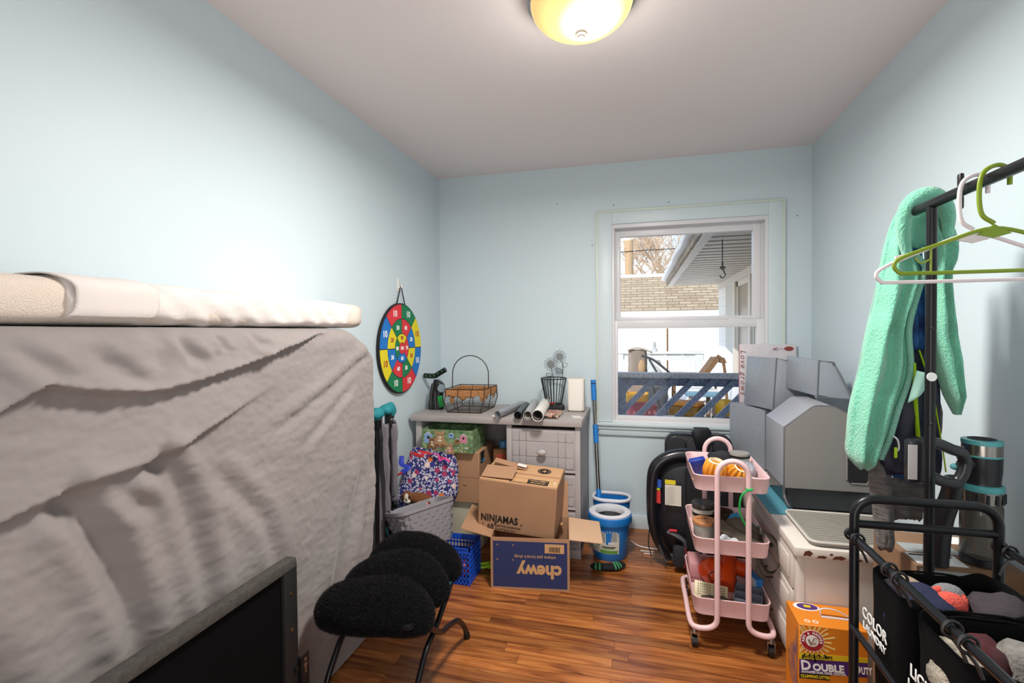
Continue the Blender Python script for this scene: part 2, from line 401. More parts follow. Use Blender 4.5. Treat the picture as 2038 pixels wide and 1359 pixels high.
# deck
dk = MB(); dk.box2((-4, 3.5, -.16), (1.8, 10, -.06)); deck = struct(dk.obj('floor_deck', M('deck_gap', '#3A332C', .9), ang=0), 'weathered wooden deck outside the window')
pk = MB(); pk.box((0, 0, 0), (1, 1, 1)); board_me = pk.mesh('deck_board'); board_me.materials.append(deckwood)
for i in range(45):
    o = bpy.data.objects.new('deck_board', board_me); COL.objects.link(o); o.parent = deck
    o.location = (-1.1, 3.58+i*.142, -.05); o.scale = (5.7, .134, .03)
# near railing
RY0 = 4.28
rl = thing('deck_railing', 'dark blue wet wooden railing with slanted slats just outside the window', 'railing', (0, RY0, .0))
m_ = MB(); m_.box2((-2.2, -.07, .905), (1.6, .07, .945), bev=.004); m_.obj('top_rail', M('rail_cap', '#B4B3B8', .3, var=(60, .3)), rl)
m_ = MB(); m_.box2((-2.2, -.02, .838), (1.6, .02, .905), bev=.003); m_.obj('upper_board', rail_blue, rl)
m_ = MB(); m_.box2((-2.2, -.02, .12), (1.6, .02, .2), bev=.003); m_.obj('lower_board', rail_blue, rl)
for x in (-.14, 1.5, -1.8):
    m_ = MB(); m_.box2((x-.05, -.045, 0), (x+.05, .045, .905), bev=.003); m_.obj('post', rail_blue, rl)
sm = MB(); sm.box((0, 0, 0), (.045, .03, 1.12)); slat_me = sm.mesh('slat'); slat_me.materials.append(rail_blue)
for i in range(19):
    o = bpy.data.objects.new('slat', slat_me); COL.objects.link(o); o.parent = rl
    o.location = (-1.62+i*.157, -.034, .52); o.rotation_euler = (0, math.radians(43), 0)
# far railing
rl = thing('deck_railing', 'white wooden railing with slanted slats at the sunny far edge of the deck', 'railing', (0, 9.6, -.035))
m_ = MB(); m_.box2((-3.5, -.07, .90), (1.2, .07, .94)); m_.obj('top_rail', rail_white, rl)
m_ = MB(); m_.box2((-3.5, -.02, .78), (1.2, .02, .90)); m_.obj('upper_board', rail_white, rl)
for x in (-.32, 1.12, -2.4):
    m_ = MB(); m_.box2((x-.07, -.05, 0), (x+.07, .05, .90)); m_.obj('post', rail_white, rl)
sm = MB(); sm.box((0, 0, 0), (.05, .03, 1.15)); slat2 = sm.mesh('slat'); slat2.materials.append(rail_white)
for i in range(7):
    o = bpy.data.objects.new('slat', slat2); COL.objects.link(o); o.parent = rl
    o.location = (-.6+i*.3, -.04, .45); o.rotation_euler = (0, -.75, 0)
# garage
gr = thing('garage', 'white garage with tan shingle roof across the snowy yard', 'building', (0, 15, -.4))
m_ = MB(); m_.box2((-9, 0, 0), (7, 5, 2.05)); m_.obj('wall', siding_m, gr, ang=0)
rf = MB(); rf.prism([(-.35, 2.22), (2.4, 3.55), (5.3, 2.22), (5.3, 2.08), (-.35, 2.08)], 17, mx=basis((-9.5, 0, 0), (0, 1, 0), (0, 0, 1)))
shg = M('garage_shingle', '#C9B493', .9, var=(9, .2), stretch=(.5, 4, 4), wave=(2.6, .6, 'Z'))
nt = shg.node_tree; p = nt.nodes['Principled BSDF']; tc = nt.nodes.new('ShaderNodeTexCoord'); sx_ = nt.nodes.new('ShaderNodeSeparateXYZ'); cx_ = nt.nodes.new('ShaderNodeCombineXYZ'); bt_ = nt.nodes.new('ShaderNodeTexBrick')
nt.links.new(tc.outputs['Object'], sx_.inputs[0]); nt.links.new(sx_.outputs[0], cx_.inputs[0]); nt.links.new(sx_.outputs[2], cx_.inputs[1]); nt.links.new(cx_.outputs[0], bt_.inputs[0])
bt_.inputs['Color1'].default_value = lin('#CDB896'); bt_.inputs['Color2'].default_value = lin('#B39B7B'); bt_.inputs['Mortar'].default_value = lin('#8C7860'); bt_.inputs['Scale'].default_value = 1; bt_.inputs['Brick Width'].default_value = .35; bt_.inputs['Row Height'].default_value = .095; bt_.inputs['Mortar Size'].default_value = .012
nt.links.new(bt_.outputs[0], p.inputs['Base Color'])
rf_o = rf.obj('roof', shg, gr, ang=0)
m_ = MB(); m_.box2((-9.5, -.37, 2.07), (7.5, -.33, 2.26)); m_.obj('fascia', M('white_fascia', '#F2F0EC', .5), rf_o)
m_ = MB(); m_.box2((-9.5, -.30, 1.99), (7.5, 0, 2.07)); m_.obj('soffit', M('garage_soffit', '#A08F78', .7), rf_o)
m_ = MB(); m_.tube([(-9.5, 2.4, 3.57), (7.5, 2.4, 3.57)], .07, 8); m_.obj('ridge_snow', snow_m, rf_o)
# post standing in the yard
ps = MB(); ps.cyl((0, 0, 0), (0, 0, 1.7), .02, n=8); o = ps.obj('yard_pole', M('rusty_pole', '#7B5B35', .7)); o.location = (.72, 12.4, -.35); tag(o, 'thin rusty pole standing in the snowy yard', 'pole')
# evergreen shape in the snow
cn = thing('snowy_evergreen', 'small snow dusted evergreen cone beyond the white railing', 'tree', (.386, 11.6, -.35))
m_ = MB(); m_.lathe([(0, 1.40), (.035, 1.38), (.04, 1.27), (.075, 1.2), (.10, 1.0), (.15, .92), (.17, .7), (.21, .6), (.22, .3), (.15, .1), (0, .1)], 14); m_.obj('foliage', M('snowy_green', '#B9BDBA', .9, var=(10, .3)), cn)
m_ = MB(); m_.cyl((0, 0, 0), (0, 0, .3), .05); m_.obj('stem', bark_m, cn)
# utility pole with wires and bare trees
up = thing('utility_pole', 'thick tan wooden utility pole rising behind the garage', 'pole', (-.34, 24, -.5))
m_ = MB(); m_.cyl((0, 0, 0), (0, 0, 11), .22, .18, 14); m_.obj('pole', M('pole_wood', '#C2A27E', .85, var=(4, .15), stretch=(4, 4, .3)), up)
for dz, dy in ((5.55, -.2), (6.3, .1)):
    m_ = MB(); m_.tube(smooth_path([(-12, dy, dz+.1), (-4, dy, dz-.15), (0, dy, dz), (6, dy, dz+.12), (14, dy, dz+.7)], 6), .018, 5); m_.obj('wire', black_m, up)
def tree(seed, h, spread, levels=4):
    r = random.Random(seed); mb = MB()
    def br(p, d, L, rad, lv):
        q = p; pts = [p]; dd = d.copy()
        for k in range(3):
            dd = (dd + V(r.uniform(-.18, .18), r.uniform(-.18, .18), r.uniform(-.05, .14))).normalized(); q = q + dd*(L/3); pts.append(q)
        mb.tube(pts, [rad, rad*.85, rad*.7, rad*.5], 5 if lv > 2 else 3, cap=False)
        if lv > 0:
            for k in range(4 if lv > 1 else 5):
                a = r.uniform(0, 2*PI); t = r.uniform(.45, 1)
                base = p + (q-p)*t
                nd = (dd*.8 + V(math.cos(a), math.sin(a), r.uniform(0, .5))*spread).normalized()
                br(base, nd, L*r.uniform(.55, .78), rad*.6, lv-1)
    br(V(0, 0, 0), V(0, 0, 1), h, h*.035, levels); return mb
twig_m = M('bare_twig', '#CFB395', .9)
for i, (x, yy, h, sd, lbl) in enumerate(((1.05, 30, 3.9, 5, 'tall bare tree behind the garage between the pole and the eave'), (2.75, 36, 4.4, 11, 'bare tree showing behind the snowy gutter edge'), (.3, 42, 5.0, 23, 'bare tree behind the utility pole'))):
    t_ = thing('bare_tree', lbl, 'tree', (x, yy, -.4), group='bare trees behind the garage')
    tree(sd, h, .8, 5 if i == 0 else 4).obj('branches', twig_m, t_, ang=60)
# the wing of the house: deep eave, ribbed soffit, wall with doors
wg = thing('house_wing', 'wing of the house with a deep ribbed eave, snowy gutter and glass doors', 'building', (0, 0, 0))
WXw, EX, SZ, Y0w, Y1w = 1.86, .70, 2.37, 3.52, 12.2
m_ = MB(); m_.box2((EX+.02, Y0w, SZ+.03), (WXw+1.5, Y1w, SZ+.16)); m_.obj('roof_deck', M('roof_deck', '#7D6F60', .9), wg, ang=0)
sm = MB(); sm.box((0, 0, 0), (1.0, 1, 1)); rib_me = sm.mesh('soffit_slat'); rib_me.materials.append(soffit_m)
i = 0; yy = Y0w+.1
while yy < Y1w-.1:
    o = bpy.data.objects.new('soffit_slat', rib_me); COL.objects.link(o); o.parent = wg
    o.location = ((EX+WXw)/2+.06, yy, SZ+.012); o.scale = (WXw-EX-.1, .2, .035); yy += .28
m_ = MB(); m_.box2((EX+.02, Y0w, SZ-.02), (EX+.12, Y1w, SZ+.03)); m_.obj('soffit_beam', alu_m, wg)
fas = MB(); fas.box2((EX-.02, Y0w, SZ+.0), (EX+.03, Y1w, SZ+.15)); fo = fas.obj('fascia', M('weathered_fascia', '#9C8C78', .8, var=(7, .4)), wg)
m_ = MB(); m_.tube(smooth_path([(EX-.06+random.uniform(-.012, .012), Y0w+k*(Y1w-Y0w)/24, SZ+.15+random.uniform(-.012, .012)) for k in range(25)], 2), .07, 8, flat=.8); m_.obj('gutter_snow', snow_m, fo)
m_ = MB(); m_.box2((WXw, 11.3, -.3), (WXw+.15, Y1w, SZ)); m_.obj('corner_wall', siding_m, wg, ang=0)
for k in range(14):
    m_ = MB(); m_.box2((WXw-.012, 11.3, -.25+k*.19), (WXw, Y1w, -.07+k*.19)); m_.obj('siding_board', siding_m, wg)
m_ = MB(); m_.box2((WXw-.03, Y0w, SZ-.14), (WXw+.15, Y1w, SZ)); m_.obj('header_board', alu_m, wg)
m_ = MB(); m_.box2((WXw, Y0w, -.3), (WXw+.15, 11.3, .35)); m_.obj('lower_wall', siding_m, wg, ang=0)
for yy in (10.35, 9.0, 7.7, 6.2, 4.6):
    m_ = MB(); m_.box2((WXw-.02, yy-.09, .35), (WXw+.15, yy+.09, SZ-.14)); m_.obj('wall_post', alu_m, wg)
dglass = M('dark_door_glass', '#8C8175', .25)
for a, c in ((4.69, 6.11), (6.29, 7.61), (7.79, 8.91), (9.09, 10.26)):
    f = MB(); z0, z1 = .35, SZ-.14
    f.box2((WXw+.02, a, z0), (WXw+.08, a+.1, z1)); f.box2((WXw+.02, c-.1, z0), (WXw+.08, c, z1)); f.box2((WXw+.02, a, z1-.1), (WXw+.08, c, z1)); f.box2((WXw+.02, a, z0), (WXw+.08, c, z0+.1))
    fo = f.obj('sliding_door', alu_m, wg, ang=0)
    m_ = MB(); m_.box2((WXw+.04, a+.1, z0+.1), (WXw+.06, c-.1, z1-.1)); m_.obj('pane', dglass, fo, ang=0)
hk = thing('plant_hook', 'dark wire plant hook hanging from the eave', 'hook', (.98, 6.2, SZ-.006))
m_ = MB(); m_.tube([(0, 0, 0), (0, 0, -.26)], .006, 6); m_.tube(smooth_path([(0, 0, -.34), (.02, 0, -.38), (.03, 0, -.42), (0, 0, -.45), (-.03, 0, -.42)], 5), .007, 6); m_.obj('wire', black_m, hk)
m_ = MB(); m_.cyl((0, 0, -.26), (0, 0, -.36), .012, n=8); m_.box((0, 0, -.33), (.06, .03, .03)); m_.obj('swivel', M('swivel_grey', '#5B564F', .5), hk)
# ------------------------------------------------------------------ sheet covered mattress
sheet_m = M('grey_sheet', '#8A8280', .85, var=(5, .06), bump=(55, .1), sheen=.2)
def poly_d(pl, y, z):
    best = 1e9; sg = 1; tt = 0
    for i in range(len(pl)-1):
        (a, b), (c, d) = pl[i], pl[i+1]; ex, ez = c-a, d-b; L2 = ex*ex+ez*ez
        t = max(0, min(1, ((y-a)*ex+(z-b)*ez)/L2)); dx, dz = y-a-t*ex, z-b-t*ez; dd = math.hypot(dx, dz)
        if dd < best:
            best = dd; cr_ = ex*dz - ez*dx; sg = 1 if cr_ > 0 else -1; tt = (i+t)/(len(pl)-1)
    return best*sg, tt
FA = [(1.80, 1.318), (1.673, 1.309), (1.557, 1.300), (1.344, 1.251), (1.141, 1.202), (1.015, 1.18), (.924, 1.169), (.87, 1.171), (.813, 1.178), (.747, 1.189), (.689, 1.207), (.665, 1.197), (.631, 1.174), (.45, 1.08), (.2, 1.0)]
FB = [(1.42, 1.165), (1.237, 1.107), (1.1, 1.063), (.959, 1.018), (.866, 1.0), (.778, 1.0), (.716, .988), (.654, .975), (.55, .95), (.2, .86)]
FB2 = [(1.93, 1.25), (1.851, 1.225), (1.608, 1.121), (1.429, 1.053), (1.30, 1.02)]
FC = [([(.70, .98), (.725, .965), (.759, .934), (.791, .865), (.828, .773), (.859, .675), (.875, .591), (.88, .4)], .028, .034),
      ([(.90, 1.01), (.912, 1.002), (.96, .966), (1.0, .892), (1.035, .754), (1.062, .64), (1.08, .45)], .022, .032),
      ([(1.087, .926), (1.17, .842), (1.286, .709), (1.35, .5)], .012, .03),
      ([(.809, .97), (.865, .913), (.933, .867)], .010, .024),
      ([(1.86, .75), (1.72, .45), (1.55, .15)], .018, .045), ([(1.93, .8), (1.85, .4), (1.72, .08)], .014, .03),
      ([(1.8, 1.1), (1.6, .98), (1.45, .9)], .008, .02), ([(1.75, .9), (1.70, .6), (1.62, .35)], .010, .035), ([(.5, .85), (.6, .6), (.66, .2)], .022, .05)]
FD = [([(.778, 1.283), (.814, 1.237), (.87, 1.195), (.915, 1.177)], .011, .022), ([(.633, 1.29), (.666, 1.261), (.702, 1.226), (.73, 1.197)], .010, .02),
      ([(1.0, 1.30), (1.02, 1.25), (1.06, 1.22)], .012, .018), ([(1.12, 1.30), (1.13, 1.25)], .010, .015), ([(1.24, 1.31), (1.25, 1.27), (1.30, 1.262)], .011, .014)]
def sheet_h(y, z):
    h = 0
    d, t = poly_d(FA, y, z); d = -d          # positive above the line
    amp = sstep(0, .22, t)*(1-.4*sstep(.75, 1, t))
    if d > 0: h += amp*(.034*math.exp(-d/.055))
    else: h += amp*(-.012*math.exp(d/.04))*(1-math.exp(d/.006)) + amp*.034*math.exp(d/.006)
    d, t = poly_d(FB, y, z); d = -d
    amp = sstep(0, .3, t)
    if d > 0: h += amp*.030*math.exp(-d/.10)
    else: h += amp*(-.014*math.exp(d/.05))*(1-math.exp(d/.010)) + amp*.03*math.exp(d/.010)
    d, t = poly_d(FB2, y, z)
    h += .014*math.exp(-(d/.03)**2)*(1-abs(2*t-1)**3) - .010*math.exp(-((d-.035)/.02)**2)*(1-abs(2*t-1)**3)
    for pl, a, w_ in FC+FD:
        d, t = poly_d(pl, y, z); f_ = max(0, 1-abs(2*t-1)**4)
        h += f_*(-a*math.exp(-(d/w_)**2) + a*.6*math.exp(-((abs(d)-w_*1.7)/w_)**2))
    h += .004*fbm(y*5, z*5, 3) + .0022*fbm(y*9, z*30, 8) + .0016*fbm(y*40+z*25, z*60-y*20, 5)
    if z > 1.15: h += .007*sstep(1.15, 1.25, z)*math.sin(y*46+2.2*math.sin(y*13)+(1.3-z)*16)*sstep(1.5, 1.2, y)
    return h
mt = thing('covered_mattress', 'mattress stood on edge under a rumpled grey sheet along the wall', 'mattress', (-1.25, 1.0, 0))
m_ = MB(); m_.box2((-.115, -.95, .01), (.06, .90, 1.28), bev=.05, seg=3); m_.obj('mattress', M('ticking', '#D8D2CB', .8), mt)
def sheet_pt(u, v):
    # u 0..1 along Y, v 0..1 from the top at the wall, over the edge and down to the floor
    y = .0+u*1.985
    s_ = v*1.55
    top = 1.318
    if s_ < .17: x, z = -1.36+s_, top - .0*s_
    else:
        r = .06; q = s_-.17
        if q < r*PI/2: a = q/r; x, z = -1.19+r*math.sin(a), top-r+r*math.cos(a)
        else: x, z = -1.13, top-r-(q-r*PI/2)
    z = max(z, .006)
    # top corner at the far end drops and rounds
    k = sstep(1.72, 1.985, y)
    if z > .9: z -= .10*k**1.6*sstep(.9, 1.3, z)
    if s_ >= .17:
        x += sheet_h(y, min(z, 1.312))*sstep(.17, .24, s_)
        x += .012*sstep(.5, 0, z)
    if y > 1.93: x = max(-1.362, x-.06*((y-1.93)/.055)**2)
    # far end leans in a little towards the floor
    y -= .055*sstep(1.6, 1.985, y)*sstep(.9, .0, z)
    return V(x+1.25, y-1.0, z)
m_ = MB(); m_.grid(330, 260, sheet_pt); sh = m_.obj('sheet', sheet_m, mt, ang=180, solid=.002)
m_ = MB(); m_.grid(4, 24, lambda u, v: sheet_pt(1, v*.99) + V(-(sheet_pt(1, v*.99).x+.11)*u, .0, 0)); m_.obj('sheet_end', sheet_m, mt, ang=180)

# quilted topper lying on it
tp = thing('mattress_topper', 'white quilted mattress pad lying along the top of the covered mattress', 'mattress pad', (-1.262, 1.0, 1.322))
def pad_ring(y, w_, h_, n=28, puff=0.0, wr=0.0, dz=0):
    out = []
    for k in range(n):
        a = 2*PI*k/n; c, s_ = math.cos(a), math.sin(a); e = .55
        x = w_/2*math.copysign(abs(c)**e, c); z = h_/2*math.copysign(abs(s_)**e, s_)
        q = 1+puff+wr*fbm(y*4, a*1.5, 2)
        out.append((x*q, y, h_/2+z*q+dz))
    return out
beige = M('quilted_beige', '#E2D2C5', .9, bump=(330, .5), sheen=.2)
whitequilt = M('quilted_white', '#DED4D0', .9, bump=(420, .25), sheen=.2)
rings = [pad_ring(-.85+i*.05, .20, .104) for i in range(36)]
m_ = MB(); m_.loft(rings); m_.obj('pad', beige, tp, ang=180)
def cover_ring(y):
    k = sstep(.86, .78, y); k = math.sqrt(max(0.0, k)) if y > .78 else 1
    return [(x_+.004*math.sin((y*1.2+z_*1.5)*55), y_, z_+.0045*math.sin(y*38+z_*60)*fbm(y*5, 1.0)) for x_, y_, z_ in pad_ring(y, .212*(.55+.45*k), .108*(.35+.65*k), 32, .0, .07, dz=.108*.3*(1-k))]
ys = [-.235+i*.0156 for i in range(71)]
m_ = MB(); m_.loft([cover_ring(y) for y in ys]); m_.obj('cover', whitequilt, tp, ang=180)
m_ = MB()
def flap(u, v):
    a = -.45+u*2.6; y = -.24+v*.185 + .014*math.sin(u*7)
    r = 1.06+.05*math.sin(v*9)*u + .06*math.exp(-((v-.55)/.12)**2)*u
    c, s_ = math.cos(a), math.sin(a); e = .55
    return V(.106*math.copysign(abs(c)**e, c)*r, y, .054+.054*math.copysign(abs(s_)**e, s_)*r)
m_.grid(30, 24, flap); m_.obj('folded_flap', whitequilt, tp, ang=180, solid=.003)

# headboard standing in front
hb = thing('headboard', 'black panel headboard with grey fabric edge standing in front of the sheet', 'headboard', (-1.03, .75, 0))
m_ = MB(); m_.box2((-.028, -.6, .02), (-.012, .49, .585)); m_.obj('panel', M('black_felt', '#060607', .9, spec=.1), hb)
m_ = MB(); m_.box2((-.034, -.6, .575), (.004, .54, .607), bev=.006); m_.obj('edge_wrap', M('charcoal_weave', '#46423F', .9, bump=(400, .5), var=(90, .25)), hb)
m_ = MB(); m_.box2((-.03, .487, .0), (.0, .545, .592), bev=.003); po = m_.obj('post', M('dark_board', '#121214', .6), hb)
for z in (.50, .39):
    q = MB(); q.cyl((.0, .516, z), (.003, .516, z), .005, n=10); q.obj('screw', M('brass_screw', '#B49B62', .35, 1.0), po)
m_ = MB(); m_.box2((.003, .547, .05), (.009, .583, .285), bev=.001); m_.box2((-.025, .543, .05), (.009, .549, .285)); br = m_.obj('bracket', blackmetal, hb)
m_ = MB(); m_.cyl((.0085, .565, .268), (.0105, .565, .268), .006, n=10); m_.cyl((.0085, .565, .25), (.0105, .565, .25), .008, n=10); m_.box2((.0086, .561, .225), (.0104, .569, .25)); m_.obj('slot', steel_m, br)
m_ = MB(); m_.cyl((.001, .53, .26), (.007, .53, .26), .008, n=10); m_.obj('bolt', blackmetal, br)

# dartboard
dbx, dby, dbz, dr = XL+.022, 2.648, 1.207, .268
db = thing('dartboard', 'round toy dartboard with red, green, yellow and blue numbered segments', 'dartboard', (dbx, dby, dbz))
face = basis((0, 0, 0), (0, 1, 0), (0, 0, 1))
m_ = MB(); m_.lathe([(0, -.019), (dr-.006, -.019), (dr, -.014), (dr, -.003), (dr-.006, 0), (0, 0)], 64, mx=face); m_.obj('backing', M('board_black', '#101012', .7), db)
dc = {'r': M('board_red', '#D8333C', .8), 'g': M('board_green', '#0C7A4C', .8), 'b': M('board_blue', '#1673C4', .8), 'y': M('board_yellow', '#E3D322', .8)}
wt = M('print_white', '#F4F4F2', .7); rd = M('print_red', '#A8202A', .7)
def sector(r0, r1, a0, a1, c):
    g_ = .0022; n = 10
    i0 = g_/max(r0, .01); i1 = g_/r1
    poly = [(r1*math.cos(a), r1*math.sin(a)) for a in [a0+i1+(a1-a0-2*i1)*k/n for k in range(n+1)]]
    poly += [(r0*math.cos(a), r0*math.sin(a)) for a in [a1-i0-(a1-a0-2*i0)*k/n for k in range(n+1)]]
    q = MB(); q.prism(poly, .0012, mx=face); q.obj('sector', dc[c], db, ang=0)
def num(s, r, a, size, c):
    text(s, size, rd if c == 'y' else wt, db, basis((.0015, r*math.cos(a), r*math.sin(a)), (0, 1, 0), (0, 0, 1)), ext=.0004, bold=.0012, name='number')
D = math.radians
R0, R1, R2, R3 = .985*dr, .65*dr, .32*dr, .125*dr
for k, c in enumerate('ygrbygrb'):
    a0 = D(45*k); sector(R1+.003, R0-.004, a0, a0+D(45), c); num('10', .815*dr, a0+D(22.5), .052, c)
for k, (c, s) in enumerate(zip('brgybrgy', ('30', '40', '50', '20', '30', '40', '50', '20'))):
    a0 = D(45*k); sector(R2+.003, R1-.001, a0, a0+D(45), c); num(s, .485*dr, a0+D(22.5), .034, c)
for k, (c, s) in enumerate(zip('rygb', ('70', '90', '80', '60'))):
    a0 = D(90*k-45); sector(R3+.003, R2-.001, a0, a0+D(90), c); num(s, .225*dr, a0+D(45), .03, c)
q = MB(); q.lathe([(R3, 0), (R3, .0012), (0, .0012)], 32, mx=face); q.obj('bullseye', dc['r'], db); num('100', 0, 0, .026, 'r')
m_ = MB(); m_.tube([(-.006, -.045, .262), (-.002, .0, .375), (-.006, .055, .26)], .0035, 6); m_.obj('cord', M('black_cord', '#1B1B1E', .7), db)
hk = thing('wall_hook', 'small white adhesive wall hook holding the dartboard cord', 'hook', (XL, 2.648, 1.575))
m_ = MB(); m_.box2((0, -.012, -.03), (.004, .012, .045), bev=.0018); m_.obj('plate', white_m, hk)
m_ = MB(); m_.tube(smooth_path([(.003, 0, .0), (.014, 0, -.012), (.022, 0, -.004), (.024, 0, .008)], 5), .005, 8); m_.obj('prong', white_m, hk)
# ------------------------------------------------------------------ desk
dpaint = M('grey_desk_paint', '#A9A2A3', .5, var=(12, .05), bump=(40, .05))
dtop_m = M('desk_top_board', '#A29A98', .5, var=(3, .12), stretch=(1, 14, 1), bump=(30, .08))
DX0, DX1, DY0, DY1, DZ = -1.352, -.30, 2.742, 3.262, .795
dk = thing('desk', 'grey painted desk with panelled drawers against the wall', 'desk', (-.826, 3.0, 0))
def dl(x, y, z): return (x+.826, y-3.0, z)
m_ = MB(); m_.box2(dl(DX0, DY0, .757), dl(DX1, DY1, DZ), bev=.004); m_.obj('desktop', dtop_m, dk)
m_ = MB(); m_.box2(dl(-1.33, DY0+.03, 0), dl(-1.29, DY1-.02, .757), bev=.003); m_.obj('end_panel', dpaint, dk)
m_ = MB(); m_.box2(dl(-1.29, DY1-.04, .3), dl(-.745, DY1-.02, .757)); m_.obj('back_panel', dpaint, dk)
PX0, PX1 = -.745, -.312
m_ = MB(); m_.box2(dl(PX0, DY0+.035, .06), dl(PX0+.02, DY1-.02, .757)); m_.box2(dl(PX1-.02, DY0+.035, .0), dl(PX1, DY1-.02, .757)); m_.box2(dl(PX0, DY1-.04, .06), dl(PX1, DY1-.02, .757)); m_.box2(dl(PX0, DY0+.04, .045), dl(PX1, DY1-.02, .07))
m_.box2(dl(PX0, DY0+.02, .0), dl(PX0+.03, DY0+.05, .757), bev=.002); m_.box2(dl(PX1-.03, DY0+.02, .0), dl(PX1, DY0+.05, .757), bev=.002); m_.obj('pedestal', dpaint, dk)
m_ = MB(); m_.box2(dl(PX0, DY0+.03, .0), dl(PX1, DY0+.05, .065)); m_.box2(dl(PX0-.004, DY0+.015, .0), dl(PX1+.002, DY0+.03, .05), bev=.004); m_.obj('plinth', dpaint, dk)
for z0, z1 in ((.495, .735), (.285, .48), (.075, .27)):
    d = MB(); d.box2(dl(PX0+.03, DY0+.022, z0), dl(PX1-.03, DY0+.05, z1), bev=.002)
    d.box2(dl(PX0+.028, DY0+.012, z0-.004), dl(PX1-.028, DY0+.03, z0+.006), bev=.002)
    do = d.obj('drawer', dpaint, dk)
    w_ = (PX1-PX0-.075); h_ = z1-z0-.03
    cols = (0, .115, .23, .75, .87, 1.0); rows = (0, .3, .72, 1.0)
    for a, c in zip(cols, cols[1:]):
        for e, f in zip(rows, rows[1:]):
            x0 = PX0+.0375+w_*a; x1 = PX0+.0375+w_*c; za = z0+.018+h_*e; zb = z0+.018+h_*f
            q = MB(); q.box2(dl(x0+.001, DY0+.0155, za+.001), dl(x1-.001, DY0+.025, zb-.001), bev=.0012, seg=1); q.obj('panel', dpaint, do)
    kz = (z0+z1)/2-.008; kx = (PX0+PX1)/2
    q = MB(); q.cyl(dl(kx, DY0+.016, kz), dl(kx, DY0-.004, kz), .012, n=12); q.sph(dl(kx, DY0-.012, kz), (.028, .014, .018), 16); q.obj('knob', dpaint, do)

# ------------------------------------------------------------------ things on the desk
# black and green tool with a T shaped bar
tl = thing('massage_tool', 'black and green handheld tool with a T shaped spiked bar on the desk', 'tool', (-1.285, 2.985, DZ))
bk = M('tool_black', '#1A1A1C', .35); gn = M('tool_green', '#0E8A3A', .4)
body = [((-.055, .055), (.0, .0), .035), ((-.055, .058), (.0, .0), .06)]
rings = []
for z, x0, x1, d in ((0, -.048, .05, .04), (.02, -.05, .055, .042), (.06, -.044, .05, .038), (.10, -.036, .05, .036), (.13, -.03, .062, .036), (.16, -.022, .06, .034), (.18, -.012, .042, .03), (.195, -.008, .015, .024)):
    cx = (x0+x1)/2; w_ = (x1-x0)/2
    rings.append([(cx+w_*math.copysign(abs(math.cos(a))**.7, math.cos(a)), d*math.copysign(abs(math.sin(a))**.7, math.sin(a)), z) for a in [2*PI*k/20 for k in range(20)]])
m_ = MB(); m_.loft(rings); m_.obj('body', bk, tl, ang=60)
m_ = MB(); m_.tube([(-.022, -.036, .0), (-.018, -.034, .1), (-.006, -.028, .17)], .012, 8); m_.tube([(.016, -.038, .0), (.01, -.036, .07), (.012, -.034, .12)], .010, 8); m_.obj('ridge', bk, tl)
m_ = MB(); m_.box((0, 0, 0), (.034, .02, .075), mx=T(.048, -.03, .055) @ RY(-.25), bev=.006); m_.obj('grip', gn, tl)
m_ = MB(); m_.cyl((.052, -.03, .142), (.058, -.042, .142), .026, n=20); m_.cyl((.055, -.038, .142), (.059, -.046, .142), .017, n=20); m_.obj('dial', M('dial_silver', '#7F8C94', .3, .6), tl)
hd = MB(); hd.tube(smooth_path([(-.076, -.01, .22), (-.03, -.01, .218), (.0, -.01, .22), (.03, -.01, .237), (.075, -.01, .262)], 4), [.017]*17, 8); hdo = hd.obj('bar', bk, tl)
for x, z in ((-.055, .219), (-.027, .218), (.0, .221), (.027, .236), (.056, .252)):
    q = MB(); q.cyl((x, -.026, z), (x, -.033, z), .006, .002, 8); q.obj('spike', gn, hdo)

# wire egg basket with burlap
wire_m = M('rusty_wire', '#3A2C24', .6, .4)
eb = thing('wire_basket', 'rusty chicken wire egg basket with burlap trim and arched handle', 'basket', (-1.045, 3.0, DZ))
bb = [(-.112, -.135, .004), (.108, -.135, .004), (.118, .13, .004), (-.11, .135, .004)]
rm = [(-.128, -.13, .145), (.13, -.13, .148), (.14, .12, .150), (-.118, .125, .150)]
bl = [(-.125, -.15, .07), (.125, -.15, .07), (.135, .145, .07), (-.125, .15, .07)]
lo_ = [(x*1.0, y*1.0, .105) for x, y, z in rm]
def lerp(a, b, t): return tuple(a[i]+(b[i]-a[i])*t for i in range(3))
f = MB()
f.tube(bb, .003, 6, closed=True); f.tube(rm, .003, 6, closed=True)
for k in range(4):
    n = 3 if k % 2 == 0 else 2
    for t in [i/n for i in range(n)]:
        a, b_, c = lerp(bb[k], bb[(k+1) % 4], t), lerp(bl[k], bl[(k+1) % 4], t), lerp(rm[k], rm[(k+1) % 4], t)
        e = lerp(lo_[k], lo_[(k+1) % 4], t)
        f.tube(smooth_path([a, b_, e, c], 5), .0026, 6)
f.obj('frame', wire_m, eb)
h_ = MB(); h_.tube(smooth_path([(-.125, -.01, .14)] + [(-.0+.122*math.cos(a), -.01, .235+.118*math.sin(a)) for a in [PI-PI*i/12 for i in range(13)]] + [(.122, -.01, .14)], 3), .0032, 6); h_.obj('handle', wire_m, eb)
ch = MB()
def net(P0, P1, Q0, Q1, nu, nv):
    # diamond mesh between the lines P0P1 (bottom) and Q0Q1 (top)
    def pt(u, v):
        a = lerp(P0, P1, u); b_ = lerp(Q0, Q1, u); return lerp(a, b_, v)
    for i in range(-nv, nu):
        for sgn in (0, 1):
            pts = []
            for j in range(nv+1):
                u = (i+j)/nu if not sgn else (i+nv-j)/nu
                if 0 <= u <= 1: pts.append(pt(u, j/nv))
            if len(pts) > 1: ch.tube(pts, .0007, 3, cap=False)
